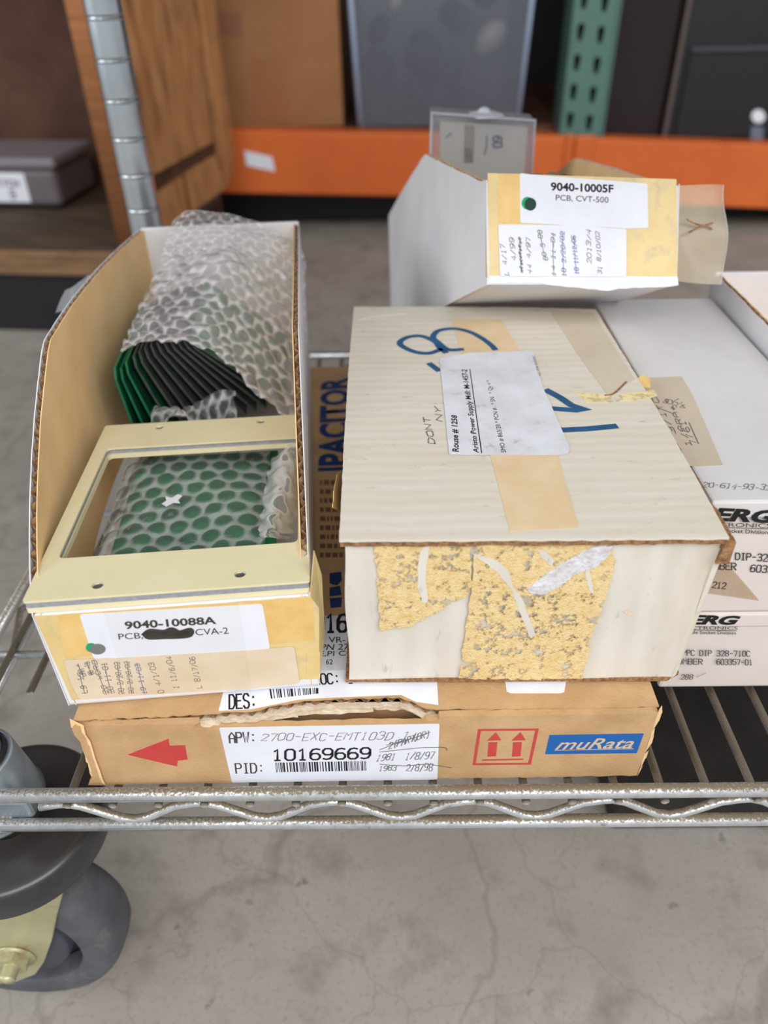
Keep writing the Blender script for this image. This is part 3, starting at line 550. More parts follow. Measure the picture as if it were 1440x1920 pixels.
FW = Face((-77, 26.9, 43), Vector((0, -74.7, 4.2)))    # slightly leaning front
FW.n = Vector((0, -1, .055)).normalized(); e0 = 1.0
def onf(px): return [(a, b) for a, b in px]
def c2(x, y): return (640+x/1.8, 1000+y/1.8)           # zoomed measurement -> pixel
g1 = [c2(*p) for p in [(108, 35), (200, 25), (330, 25), (435, 25), (440, 180), (420, 215), (330, 262), (230, 318), (132, 330), (125, 200)]]
g2 = [c2(*p) for p in [(452, 28), (680, 30), (915, 45), (925, 100), (905, 180), (880, 260), (850, 330), (830, 420), (815, 492), (640, 492), (395, 488), (420, 330), (440, 200), (445, 90)]]
o = patch('glue_stain', FW, g1, GLUE, pw, .1, e=e0, rag=(7, 2.2, 4), label='yellow glue residue at the left of the front'); o = patch('glue_stain', FW, g2, GLUE, pw, .1, e=e0, rag=(7, 2.6, 5), label='large flaking yellow glue residue')
sc = [[(265, 60), (300, 30), (290, 90), (285, 150), (292, 230), (275, 235), (258, 190), (258, 110)], [(440, 65), (470, 75), (520, 90), (560, 120), (580, 180), (610, 220), (640, 300), (655, 345), (640, 355), (610, 290), (575, 190), (520, 125), (470, 90)],
      [(660, 55), (690, 60), (720, 95), (710, 110), (680, 85)], [(625, 185), (700, 130), (760, 90), (850, 45), (915, 40), (905, 70), (860, 110), (800, 130), (740, 175), (680, 205), (640, 200)], [(835, 110), (850, 190), (856, 215), (835, 190), (822, 130)]]
for i, s1 in enumerate(sc): patch('bare_scuff', FW, [c2(*p) for p in s1], SCUFF if i == 3 else AGEDF, pw, .12 if i != 3 else .45, e=e0+.12, rag=(5, 1.2, i+2))
for s1 in ([(950, 262), (962, 255), (975, 258), (984, 268), (975, 276), (960, 272)], [(985, 225), (1000, 212), (1005, 225), (992, 240), (980, 250)], [(1046, 222), (1058, 220), (1064, 230), (1054, 237), (1046, 231)]):
    patch('puncture_dent', FW, [c2(*p) for p in s1], TORN, pw, .3, e=.45, rag=(4, .5, 3))
TL = Z(120.55); 
patch('paper_tape_strip', TL, [(846, 598), (940, 600), (1000, 700), (1086, 990), (956, 997), (905, 800)], PTAPE, pw, .12, rag=(30, .6, 2), label='tan paper tape running front to back')
patch('lid_tape', TL, [(1030, 580), (1112, 586), (1190, 712), (1140, 742), (1080, 660)], mat('greyed_paper_tape', (200, 186, 166), (208, 196, 176), scale=30, rough=.6), pw, .1, rag=(20, .6, 2))
patch('glue_stain', TL, [(1075, 735), (1150, 742), (1225, 730), (1232, 742), (1190, 752), (1100, 755)], GLUE2, pw, .12, rag=(8, 1.5, 3))
pen(TL, [[(1135, 741), (1150, 738), (1166, 724), (1174, 716)]], 1.2, BROWN, pw, .2, 'crease')
patch('torn_lid_edge', TL, [(690, 570+26), (760, 588), (700, 584), (672, 600)], AGED, pw, .3)
bl = TL
pen(bl, [[(826, 655), (805, 662), (780, 660), (756, 650), (750, 641), (765, 632), (790, 630), (815, 640), (825, 652), (835, 660)], [(866, 655), (840, 655), (822, 642), (812, 632), (822, 620), (850, 616), (880, 622), (905, 635), (922, 648), (928, 655)], [(806, 682), (814, 688), (822, 694)]], 3.5, INKB, pw, .18, 'marker_figure')
pen(bl, [[(1026, 732), (1050, 745), (1072, 760), (1098, 767), (1080, 769), (1040, 766)], [(1040, 804), (1056, 806), (1100, 804), (1152, 799)]], 4.2, INKB, pw, .18, 'marker_figure', sm=False)
lab = patch('stock_label', TL, [(842, 853), (824, 672), (880, 662), (1000, 658), (1016, 722), (1068, 838), (1066, 850), (1050, 853)], LABELD, pw, .15, r=5, e=.3, rag=(14, .5, 2), label='white rounded stock label with slanting print')
ee = .52
# text runs away from the viewer: its baseline goes up the picture
ftext('Rouse # 1258', quad(TL, [(862, 847), (858, 778), (846, 778), (848, 848)], ee), INK, lab, .025, .2)
ftext('Aristo Power Supply Mdl: M-1457-2', quad(TL, [(901, 849), (879, 692), (865, 693), (888, 850)], ee), INK, lab, .018, .2)
pen(TL, [[(903, 849), (881, 692)]], .45, INK, lab, ee, 'underline', sm=False)
ftext('SMO # 863/28 * PCN # . * SN   * Qy = *', quad(TL, [(952, 848), (922, 712), (911, 713), (940, 849)], ee), INK, lab, .0, .1)
ftext('NC-FM# 8/43263', quad(TL, [(1015, 704), (1003, 668), (998, 668), (1010, 705)], ee), INKG, lab, .0)
# little tongue of yellow tape at the left edge and a loose strip
f1 = surf([[Vector((-79.5, 78, 119)), Vector((-81, 82, 117)), Vector((-82, 90, 114))], [Vector((-83, 76, 119.5)), Vector((-84.5, 82, 119)), Vector((-86, 92, 117.5))], [Vector((-84.5, 84, 112)), Vector((-85.5, 88, 112)), Vector((-87, 98, 113))]])
tap = [[TLp for TLp in ()]]
XP = X(-82)
o = MB().slab([X(-81.5)(u, v) for u, v in ragged([(652, 996), (646, 970), (642, 960), (630, 955), (624, 952), (626, 920), (632, 890), (640, 882), (654, 886), (656, 930)], 6, .8, 3)], (-.25, 0, 0)).build('tape_tongue', ATAPE, pw)
MB().slab([X(-79.7)(u, v) for u, v in [(650, 1000), (656, 1000), (657, 1120), (652, 1160), (648, 1080)]], (-.3, 0, 0)).build('side_tape', ATAPE, pw)
MB().slab([Vector((69, 150, 119)), Vector((72.5, 148, 119.6)), Vector((73.5, 154, 121.5)), Vector((72, 160, 121)), Vector((69, 158, 120))], (0, 0, .4)).build('glue_crumb', ATAPE, pw)

# ------------------------------------------------------------------ bin boxes
def corr_wall(root, name, path, zt, zb, th, nrm, mo, mi, amp_in=0, flutes=True):
    """path: list of (x, y) outer line; zt: function of path parameter -> top height; nrm: inward 2D normal"""
    n = len(path); mbo = MB(); nx, ny = nrm
    def sheet(mb, off, t, m):
        vs = []
        for i, (x, y) in enumerate(path):
            z = zt(x, y)+random.uniform(-.25, .25)
            for o_ in (off, off+t): vs += [(x+nx*o_, y+ny*o_, zb), (x+nx*o_, y+ny*o_, z)]
        fs = []
        for i in range(n-1):
            a, b = i*4, (i+1)*4; fs += [(a, b, b+1, a+1), (a+2, a+3, b+3, b+2), (a+1, b+1, b+3, a+3), (a, a+2, b+2, b)]
        fs += [(0, 1, 3, 2), ((n-1)*4, (n-1)*4+2, (n-1)*4+3, (n-1)*4+1)]
        mb.add(vs, fs, m)
    sheet(mbo, 0, .45, 0); sheet(mbo, th-.45, .45, 1)
    w_ = mbo.build(name, [mo, mi], root, local=True)
    if flutes:
        mb = MB(); P_ = []; s = 0
        for i in range(n-1):
            a, b = Vector(path[i]), Vector(path[i+1]); L_ = (b-a).length; k = max(1, int(L_/.9))
            for j in range(k): P_.append((a.lerp(b, j/k), s+L_*j/k))
            s += L_
        W_ = []
        for p, s1 in P_:
            o_ = th/2+(th/2-.45)*math.sin(s1*2*math.pi/7.2); W_.append((p.x+nx*o_, p.y+ny*o_, zt(p.x, p.y)-.4))
        for a, b in zip(W_, W_[1:]): mb.add([a, b, (b[0], b[1], b[2]-14), (a[0], a[1], a[2]-14)], [(0, 1, 2, 3)])
        tag(mb.build('fluting', FLUTE, w_, local=True), kind='stuff')
    return w_
def make_bin(label, loc, rot, W, L, H, h, s, mo, mi, bulge=0, back_in=None, group=None):
    b = thing('bin_box', label, 'box', loc, rot, group)
    zt = lambda x, y: h+(H-h)*min(1, max(0, (y-4)/(s-4)))
    n = 44; ys = [L*i/n for i in range(n+1)]
    corr_wall(b, 'side_wall', [(-bulge*math.sin(math.pi*min(1, y/L))**.8 if y < L else 0, y) for y in ys], zt, 0, 3.4, (1, 0), mo, mi)
    corr_wall(b, 'side_wall', [(W, y) for y in ys], zt, 0, 3.4, (-1, 0), mo, mi)
    mb = MB(); mb.box(.2, W-.2, 0, 3.2, .4, h-.3, 0); bevel(mb.build('front_wall', mo, b, local=True), .9)
    mb = MB(); mb.box(.2, W-.2, L-3.4, L, 0, H+1, 0); bevel(mb.build('back_wall', back_in or mi, b, local=True), .8)
    MB().box(.4, W-.4, .4, L-.4, .2, 3).build('bottom_panel', mo, b, local=True)
    return b
A1 = math.radians(5.2); B1 = (-195.5, 15.3, 43)
bin1 = make_bin('white bin box lined with brown, front left, holding the metal frame and circuit boards', B1, (0, 0, A1), 106, 316, 106, 53, 134, BINW, KRAFT_IN, 17, BINW)
F1 = Face(B1, (math.sin(A1), -math.cos(A1), 0))
def c1(x, y): return (120+x/2.769, 1140+y/2.769)
patch('tape_sheet', F1, [(64, 1155), (150, 1150), (582, 1118), (598, 1140), (598, 1270), (420, 1288), (135, 1312), (100, 1235)], YTAPE, bin1, .12, rag=(30, .8, 3), label='wrinkled yellowed tape over the front')
patch('tape_sheet', F1, [(108, 1152), (585, 1120), (590, 1200), (420, 1216), (150, 1230), (122, 1235)], ATAPE, bin1, .1, r=8, e=.14, label='amber paper under the tape')
patch('tape_sheet', F1, [(575, 1225), (600, 1222), (600, 1272), (574, 1274)], YTAPE, bin1, .1, e=.16)
wl_ = patch('part_number_label', F1, [c1(*p) for p in [(80, 33), (1030, -22), (1070, 212), (800, 232), (160, 262), (150, 250)]], LABEL, bin1, .12, r=6, e=.26, label='white label printed with the part number')
ftext('9040-10088A', quad(F1, [c1(318, 112), c1(792, 84), c1(786, 44), c1(312, 70)], .42), INK, wl_, .03)
ftext('PCB,', quad(F1, [c1(286, 170), c1(412, 163), c1(408, 127), c1(280, 134)], .42), INK, wl_, .004); ftext('CVA-2', quad(F1, [c1(684, 143), c1(856, 134), c1(850, 100), c1(680, 110)], .42), INK, wl_, .004)
pen(F1, [[c1(*p) for p in [(420, 140), (450, 120), (520, 125), (560, 112), (600, 128), (655, 115), (650, 140), (600, 148), (520, 150), (440, 152), (430, 132), (500, 135), (640, 130)]]], 2.6, INK, wl_, .42, 'scribbled_out_word')
patch('round_sticker', F1, [(p[0], p[1]) for p in [(169+10*math.cos(t)+2, 1214+8.5*math.sin(t)) for t in [k*.4 for k in range(16)]]], GREEN, bin1, .1, e=.4, label='green dot sticker'); patch('round_sticker', F1, [(183+15*math.cos(t), 1217+10*math.sin(t)) for t in [k*.4 for k in range(16)]], GREY, bin1, .1, e=.5, label='grey dot sticker')
cl = patch('date_label', F1, [c1(*p) for p in [(-2, 270), (200, 262), (900, 222), (1195, 200), (1225, 390), (960, 420), (500, 445), (80, 474), (40, 400)]], CREAMLBL, bin1, .12, r=6, e=.38, label='yellowed label with handwritten dates')
def hw(F, txt, p0, p1, hgt, m, par, e, wd=.35, seed=1, strike=False):      # handwriting running from p0 to p1 in the picture, on the face
    a, b = Vector(p0), Vector(p1); d = (b-a).normalized(); n = Vector((d.y, -d.x))*hgt
    stext(txt, F, [a, b, b+n, a+n], wd, m, par, e, slant=1.5, jit=.7, seed=seed, name='handwriting')
    if strike: pen(F, [[a+n*.5, (a+b)/2+n*.55, b+n*.45]], wd, m, par, e)
E1 = .54
hw(TL, 'DONT', (816, 832), (806, 780), 13, PENCIL, pw, .12, .5, 3); hw(TL, 'NY', (830, 790), (826, 760), 12, PENCIL, pw, .12, .5, 5)
for txt, a, b, h_, m_, st in [('L9 12', (125, 440), (95, 330), 34, PENCIL, 1), ('CAA-~', (118, 350), (88, 285), 36, PENCIL, 1), ('88 ~18', (160, 340), (130, 275), 32, PENCIL, 1), ('20 WORD', (232, 445), (165, 265), 26, PENCIL, 1), ('20 11-01', (262, 442), (222, 285), 30, PENCIL, 1), ('20 2/20/02', (318, 445), (290, 278), 32, PENCIL, 1), ('20 2/20/02', (366, 442), (340, 275), 28, PENCIL, 1),
                              ('19 11/03', (432, 442), (392, 285), 28, BIRO, 1), ('0 4/1/03', (520, 440), (468, 278), 34, PENCIL, 0), ('1 11/6/04', (598, 415), (560, 250), 34, PENCIL, 0), ('L 8/17/06', (718, 415), (680, 250), 34, PENCIL, 0)]:
    hw(F1, txt, c1(*a), c1(*b), h_/2.769, m_, cl, E1, .3, len(txt), st)
# clear tape over the labels, seams
patch('clear_tape', F1, [c1(*p) for p in [(200, 10), (905, -30), (975, 415), (330, 452)]], patchy('clear_front_tape', (222, 208, 180), (214, 198, 170), 20, .0, .5, rough=.2, bump=.1, alpha=.03), bin1, .05, e=.6)
# tape flap at the right front corner
MB().slab([Vector(p) for p in [(-90, 26, 44), (-87.5, 40, 60), (-86.5, 38, 95), (-88, 33, 112), (-90, 24.8, 96)]], (.25, -.1, 0)).build('tape_flap', YTAPE, bin1)

# cream metal frame lying over the front of the bin (two cast frames with a foam gasket between)
fa = Vector((-198, 16.6, 102)); fb = Vector((-89.7, 26.6, 102)); fc = Vector((-208.5, 162.9, 94))
ux = (fb-fa).normalized(); uy = (fc-fa); uy = (uy-ux*uy.dot(ux)).normalized(); uz = ux.cross(uy); FM = Matrix(((ux.x, uy.x, uz.x, fa.x), (ux.y, uy.y, uz.y, fa.y), (ux.z, uy.z, uz.z, fa.z), (0, 0, 0, 1)))
FF = Face(fa, uz)
def loc2(u, v):
    p = FF(u, v)-fa; return (p.dot(ux), p.dot(uy))
fo = [loc2(*p) for p in ((41, 1128), (581, 1089), (581, 776), (209, 797))]; fi = [loc2(*p) for p in ((109, 1048), (556, 1016), (562, 819), (200, 841))]
frm = thing('metal_frame', 'cream painted metal frame with a square opening, laid over the front of the bin box', 'frame', fa, Matrix(((ux.x, uy.x, uz.x), (ux.y, uy.y, uz.y), (ux.z, uy.z, uz.z))).to_euler())
W_, L_ = (fb-fa).length, (fo[2][1]+fo[3][1])/2; 
ix0 = (fi[0][0]+fi[3][0])/2; ix1 = (fi[1][0]+fi[2][0])/2; iy0 = (fi[0][1]+fi[1][1])/2; iy1 = (fi[2][1]+fi[3][1])/2
holes = [circle(*loc2(*p), 2.3) for p in ((183, 1097), (450, 1076), (299, 801), (489, 790))]
lo = lambda e_, g_=0: [rrect(0-e_, W_+e_, 0-e_, L_+e_, 1.5), rrect(ix0-g_, ix1+g_, iy0-g_, iy1+g_, 3)]+holes
print('frame', W_, L_, ix0, ix1, iy0, iy1)
bevel(plate('top_plate', lo(0), -1.0, 0, FM, CREAM, frm), .35, 2); plate('foam_gasket', lo(-.3, .8), -3.6, -1.0, FM, GASK, frm, label='grey foam gasket layer'); bevel(plate('lower_plate', lo(-.2), -6.0, -3.6, FM, CREAM, frm), .35, 2)
mb = MB()
for p in ((183, 1097), (450, 1076), (299, 801), (489, 790)):
    c_ = FF(*p); mb.lathe(c_, uz, [(2.35, -1), (2.1, -1.2), (2.35, -1.6), (2.1, -2), (2.35, -2.4), (2.1, -2.8), (2.3, -3.2), (2.3, -6)], 20)
mb.build('threaded_inserts', SILVER, frm, smooth=True)

# green board in bubble wrap under the frame opening
pk = thing('wrapped_board', 'green circuit board packed in bubble wrap, seen through the frame opening', 'package', (-150, 100, 50), (0, 0, A1))
def p1(lx, ly, lz): return Matrix.Rotation(A1, 4, 'Z') @ Vector((lx, ly, lz)) + Vector((B1[0], B1[1], 43))
bt = lambda ly: 26+(ly-40)*.03
mb = MB(); mb.hexa([p1(10, 38, 20), p1(88, 38, 20), p1(88, 146, 24), p1(12, 146, 24), p1(10, 38, 26), p1(88, 38, 26), p1(88, 146, 30), p1(12, 146, 30)]); mb.build('board', PCB, pk)
rows = []
for j in range(7):
    ly = 30+j*20.5; rows.append([p1(4+i*16, ly, 31+3*math.sin(i*1.3+j)*.5-(7 if i == 0 else 2 if i == 5 else 0)+(-4 if j == 0 else 0)+j*.6) for i in range(6)])
bubbles('bubble_wrap', rows, WRAP, pk, pitch=11.2, rad=5.0, hgt=2.6, step=.95, wr=.3)
mb = MB(); R = random.Random(5)
for k in range(60):
    x, y = R.uniform(14, 84), R.uniform(42, 142); mb.add([p1(x, y, 26.6+(y-38)*.037), p1(x+R.choice((1, 3)), y, 26.6+(y-38)*.037), p1(x+2, y+R.choice((1, 4)), 26.7+(y-38)*.037), p1(x, y+2, 26.7+(y-38)*.037)], [(0, 1, 2, 3)])
tag(mb.build('solder_pads', SILVER, pk), kind='stuff')
ZS = Z(43+37.5)
patch('star_sticker', ZS, [(303, 945), (312, 939), (310, 931), (322, 934), (334, 927), (342, 930), (334, 938), (338, 944), (325, 943), (312, 950)], LABEL, pk, .2, label='small white star-shaped scrap')
# crumpled film at the right of the opening
R = random.Random(12)
cr = []
pc = [[(540, 836), (552, 834), (562, 838), (566, 850)], [(512, 862), (530, 850), (552, 855), (564, 880)], [(500, 900), (520, 890), (545, 900), (562, 920)], [(492, 950), (510, 945), (535, 950), (556, 965)], [(488, 990), (506, 985), (525, 990), (548, 1000)], [(486, 1018), (500, 1008), (520, 1010), (538, 1014)]]
zc = [[76, 90, 92, 84], [80, 95, 88, 80], [80, 93, 96, 78], [82, 96, 88, 76], [80, 90, 84, 74], [80, 86, 82, 72]]
bubbles('crumpled_film', [[Z(min(z_, 91))(u, v) for (u, v), z_ in zip(a, b)] for a, b in zip(pc, zc)], CRUMPLE, pk, pitch=30, rad=2, hgt=0, step=1.2, wr=.55)

# circuit boards standing in the back of the bin
grp = 'circuit boards standing in the bin box'
NB = 14
for i in range(NB):
    t = i/(NB-1); an = math.radians(6+44*t**.9); bx = 9+ (92-9)*t**1.0; bz = 6+30*t; h_ = 62; ly = 172+22*math.sin(t*2.2)
    if i < 3: bx -= 1; ly = 170+i*4
    lab_ = ('dark green circuit board, leftmost against the brown wall of the bin', 'green circuit board, second from the left wall of the bin', 'green circuit board, third from the left wall of the bin')[i] if i < 3 else ('green circuit board lying uppermost and rightmost under the bubble wrap' if i == NB-1 else 'smoky dark circuit board, %s from the left in the stack leaning behind the frame' % ('fourth', 'fifth', 'sixth', 'seventh', 'eighth', 'ninth', 'tenth', 'eleventh', 'twelfth', 'thirteenth')[i-3])
    d = Vector((-math.sin(an), 0, math.cos(an))); nn = Vector((math.cos(an), 0, math.sin(an))); a = Vector((bx, ly, bz)); 
    hh = 66 if i in (0, NB-1) else h_
    P4 = [a, a+Vector((0, 96, 0)), a+Vector((0, 96, 0))+d*hh, a+Vector((0, 5, 0))+d*hh, a+d*(hh-5)]
    b = thing('circuit_board', lab_, 'circuit board', p1(*a), (0, 0, A1), grp)
    w3 = [p1(*p) for p in P4]; nw = p1(*(a+nn*1.3))-p1(*a)
    fm = PCB if i == NB-1 else PCBD if i < 4 else SMOKE
    MB().slab(w3, nw, 0, 1).build('board', [fm, PCBE if i > 2 else PCB], b)
    mb = MB()
    for k in range(26 if i in (0, NB-1) else 8):
        s1, s2 = random.uniform(8, 88), random.uniform(6, 54); c_ = a+Vector((0, s1, 0))+d*s2+nn*1.65; mb.add([p1(*c_), p1(*(c_+Vector((0, 5, 0)))), p1(*(c_+Vector((0, 5, 0))+d*2)), p1(*(c_+d*2))], [(0, 1, 2, 3)])
    tag(mb.build('components', SILVER if i in (0, NB-1) else SMOKE, b), kind='stuff')
# big bubble wrap sheet over the boards and up the back wall
def q3(u, v, z): return Z(z)(u, v)
def qy(u, v, y): return Y(y)(u, v)
rows = [
 [qy(227, 664, 192), qy(262, 646, 200), qy(310, 641, 206), qy(363, 648, 206), qy(406, 669, 203), qy(443, 698, 198), qy(486, 745, 190), qy(545, 790, 184)],
 [qy(243, 622, 216), qy(280, 606, 222), qy(325, 600, 228), qy(388, 604, 230), qy(430, 632, 228), qy(475, 668, 224), qy(520, 712, 218), qy(566, 752, 212)],
 [qy(262, 578, 245), qy(300, 562, 250), qy(345, 552, 256), qy(400, 548, 258), qy(446, 574, 258), qy(490, 612, 254), qy(532, 650, 248), qy(570, 690, 244)],
 [qy(285, 530, 275), qy(318, 515, 280), qy(358, 505, 284), qy(421, 489, 286), qy(462, 520, 286), qy(505, 555, 284), qy(545, 588, 280), qy(572, 620, 276)],
 [qy(303, 486, 302), qy(338, 474, 304), qy(378, 468, 306), qy(425, 462, 308), qy(470, 478, 310), qy(512, 500, 310), qy(548, 525, 308), qy(572, 545, 306)],
 [qy(312, 448, 314), qy(345, 432, 314), qy(385, 428, 316), qy(428, 430, 318), qy(470, 438, 322), qy(510, 448, 324), qy(545, 465, 326), qy(570, 480, 328)],
 [qy(325, 414, 316), qy(350, 395, 314), qy(390, 396, 316), qy(428, 400, 318), qy(468, 412, 322), qy(505, 425, 324), qy(530, 440, 326), qy(552, 455, 328)]]
bubbles('bubble_wrap_sheet', rows, WRAP2, None, pitch=8.6, rad=4.0, hgt=1.9, step=1.05, edge=2.5, wr=.8, origin=(-150, 250, 100), sign=1)
tag(bpy.data.objects['bubble_wrap_sheet'], 'cloudy bubble wrap sheet draped over the leaning circuit boards and up the bin back', 'bubble wrap')
rows = [[p1(20+i*9, 150+j*10, 44+10*math.sin(j*1.2+i*.9)-abs(i-2)*3+j*2) for i in range(6)] for j in range(4)]
o = bubbles('bubble_wrap_scrap', rows, WRAP, None, pitch=9, rad=3.8, hgt=2, step=1.3, wr=.7, origin=p1(40, 160, 44)); tag(o, 'small crumpled bubble wrap piece between the frame and the standing boards', 'bubble wrap')
# clear film scrap sticking out left of the bin
Fs = Y(250)
mb = MB(); R = random.Random(2); fs = surf([[Fs(104, 587), Fs(150, 575), Fs(178, 545), Fs(186, 512)], [Y(262)(112, 565), Y(256)(150, 555), Y(262)(172, 532), Y(258)(180, 512)], [Y(270)(122, 545), Y(264)(140, 535), Y(270)(160, 520), Y(266)(172, 514)]])
mb.grid(lambda a, b: fs(a, b)+Vector((0, 1.2*math.sin(a*19), 0)), 24, 8); o = mb.build('film_scrap', SCRAPF, None, origin=(-262, 255, 130), smooth=True); tag(o, 'scrap of clear plastic film poking out over the left wall of the bin box', 'plastic film')

# ------------------------------------------------------------------ second bin box, tilted nose-up on the white carton
RT2 = (-.497, .068, .152); P2 = (-6.3, 196, 156)
bin2 = make_bin('white bin box tilted nose-up behind the white carton, its front labelled with black print', P2, RT2, 107, 300, 106, 52, 132, BINW, KRAFT_IN, 3, BINW)
M2 = mtx(P2, RT2); R2 = M2.to_3x3()
F2 = Face(P2, R2 @ Vector((0, -1, 0))); S2 = Face(Vector(P2), R2 @ Vector((-1, 0, 0)))
def c4(x, y): return (860+x/2.769, 300+y/2.769)
patch('tape_sheet', F2, [c4(*p) for p in [(150, 68), (1130, 100), (1135, 605), (160, 600)]], YTAPE, bin2, .12, label='yellowed tape over the front')
patch('tape_sheet', S2, [(908, 334), (877, 374), (880, 540), (914, 520)], YTAPE, bin2, .12, label='yellowed tape round the corner')
patch('tape_sheet', F2, [c4(*p) for p in [(205, 70), (320, 72), (322, 330), (205, 325)]], ATAPE, bin2, .1, e=.14)
w2 = patch('part_number_label', F2, [c4(*p) for p in [(318, 68), (400, 78), (980, 122), (984, 352), (870, 356), (320, 326)]], LABEL, bin2, .12, r=4, e=.26, label='white label printed with the part number')
ftext('9040-10005F', quad(F2, [c4(478, 160), c4(804, 172), c4(804, 128), c4(478, 115)], .42), INK, w2, .03); ftext('PCB, CVT-500', quad(F2, [c4(504, 214), c4(778, 228), c4(778, 192), c4(504, 180)], .42), INKG, w2, .006)
patch('round_sticker', F2, [(989+11*math.cos(t), 381+12*math.sin(t)) for t in [k*.4 for k in range(16)]], GREEN, bin2, .1, e=.4); patch('round_sticker', F2, [(994.5+11*math.cos(t), 383+12*math.sin(t)) for t in [k*.4 for k in range(16)]], DKGREEN, bin2, .1, e=.5)
d2 = patch('date_label', F2, [c4(*p) for p in [(205, 335), (560, 338), (870, 358), (870, 606), (215, 604)]], LABEL, bin2, .12, r=4, e=.38, label='white label with handwritten dates')
for txt, a, b, h_, m_, st in [('L 4/17', (262, 600), (240, 430), 26, PENCIL, 0), ('4/99', (300, 520), (285, 400), 24, PENCIL, 0), ('=====', (335, 585), (325, 400), 18, PENCIL, 1), ('44 4/97', (380, 590), (372, 400), 24, PENCIL, 0), ('00 5-00', (465, 520), (430, 360), 26, PENCIL, 1), ('14 11-01', (505, 600), (500, 380), 22, PENCIL, 1), ('18 2/20/02', (560, 600), (550, 370), 26, BIRO, 1), ('18 11/12/05', (625, 590), (610, 390), 26, BIRO, 1), ('2013/4', (690, 540), (690, 360), 28, PENCIL, 0), ('31 8/10/02', (745, 590), (735, 370), 26, PENCIL, 0)]:
    hw(F2, txt, c4(*a), c4(*b), h_/2.769, m_, d2, .56, .35, len(txt)+2, st)
patch('clear_tape', F2, [c4(*p) for p in [(160, 600), (1135, 605), (1140, 650), (1060, 660), (830, 668), (780, 680), (560, 660), (420, 640), (160, 640)]], LABEL, bin2, .3, e=-.2, rag=(12, .8, 3))
Fb2 = Face(Vector(P2)+R2 @ Vector((0, 0, -.3)), R2 @ Vector((0, 0, -1)))
# stiff clear tape flap on its right
u = R2 @ Vector((1, 0, 0)); b0 = Vector(P2)+R2 @ Vector((107, 1, 0))
def tf(s_, t_): return b0 + u*(s_*27+1.5*math.sin(t_*5)*s_) + (R2 @ Vector((0, 0, 1)))*(t_*50+2-s_*2*(1-t_)) + (R2 @ Vector((0, 1, 0)))*(2.2*math.sin(s_*3.2+t_*2.2)+1.2*math.sin(t_*9)*s_)
mb = MB(); mb.grid(tf, 16, 20); mb.build('stiff_tape_flap', CTAPE, bin2, smooth=True, label='yellowed clear tape sticking out to the right')
pen(Face(b0+u*14, F2.n), [[(1288, 412), (1305, 420), (1325, 424), (1335, 430)], [(1292, 436), (1310, 426), (1336, 418)]], .9, BROWN, bin2, 2.5, 'tape_crease')
mb = MB(); mb.tube([tf(.98, t_/12)+F2.n*.3 for t_ in range(13)], .45, 6); mb.build('tape_fold', ACRYL, bin2)
# bubble wrap roll + teal board inside it, near its front
wr_ = thing('wrapped_roll', 'teal circuit board rolled in bubble wrap inside the tilted bin box', 'package', Vector(P2)+R2 @ Vector((30, 40, 30)), RT2)
def p2(x, y, z): return Vector(P2)+R2 @ Vector((x, y, z))
rows = [[p2(6+i*17, 24+j*14, 54+13*math.sin(min(1, (i+.4)/5.6)*math.pi)**.7*(math.sin((j+.6)/5.2*math.pi))**.6) for i in range(6)] for j in range(5)]
bubbles('bubble_wrap', rows, TEALW, wr_, pitch=9.5, rad=4.2, hgt=2.2, step=1.2, wr=.3)
mb = MB(); mb.grid(lambda a, b: p2(6+a*80, 26+b*50, 49+13*math.sin(max(.03, min(.97, a))*math.pi)**.7*math.sin(max(.08, min(.92, b))*math.pi)**.6), 18, 10); mb.build('board', TEAL, wr_, smooth=True)
mb = MB(); mb.hexa([p2(12, 30, 4), p2(92, 30, 4), p2(92, 72, 4), p2(12, 72, 4), p2(12, 30, 48), p2(92, 30, 48), p2(92, 72, 48), p2(12, 72, 48)]); mb.build('core', TEAL, wr_)
# clear plastic box with paper labels leaning in the bin
cbx = thing('clear_plastic_box', 'clear plastic box holding handwritten papers, standing up at the back of the tilted bin box', 'box', p2(4, 150, 60), RT2)
yb = 372; FB = Y(yb)
bxp = [FB(806, 400), FB(990, 405), FB(1003, 226), FB(810, 212)]
def ins(p, k=0, dz=0): return p
c0 = sum((p for p in bxp), Vector())/4
mb = MB(); mb.slab(bxp, (0, 1.2, 0)); mb.slab([p+Vector((0, 24, 0)) for p in bxp], (0, 1.2, 0))
for a, b in ((3, 0), (2, 3), (1, 2)): mb.hexa([bxp[a], bxp[b], bxp[b]+Vector((0, 25, 0)), bxp[a]+Vector((0, 25, 0)), bxp[a]*.99+c0*.01, bxp[b]*.99+c0*.01, (bxp[b]+Vector((0, 25, 0)))*.99+(c0+Vector((0, 25, 0)))*.01, (bxp[a]+Vector((0, 25, 0)))*.99+(c0+Vector((0, 25, 0)))*.01])
mb.build('box_shell', ACRYL, cbx)
rim = MB(); rim.tube([bxp[0], bxp[3], bxp[2], bxp[1]], 1.3, 8); rim.build('box_rim', film('box_rim_plastic', (225, 225, 235), .6, 0), cbx, smooth=True)
PF2 = Y(yb+5)
MB().slab([PF2(u_, v_) for u_, v_ in [(826, 400), (976, 400), (990, 238), (828, 228)]], (0, 14, 0)).build('paper_stack', mat('grey_paper', (222, 214, 204), (230, 222, 212), scale=30), cbx)
patch('tan_label', PF2, [(869, 305), (888, 306), (890, 236), (871, 234)], mat('tan_masking', (172, 150, 122)), cbx, .3, e=.1)
stext('1007', PF2, [(884, 304), (884, 278), (873, 278), (873, 304)], 1.3, INKG, cbx, .6, jit=.3); stext('09', PF2, [(941, 276), (941, 256), (925, 256), (925, 276)], 1.3, NAVY, cbx, .6); pen(PF2, [[(908, 290), (912, 275), (913, 255)], [(836, 258), (846, 250)]], .9, NAVY, cbx, .6)
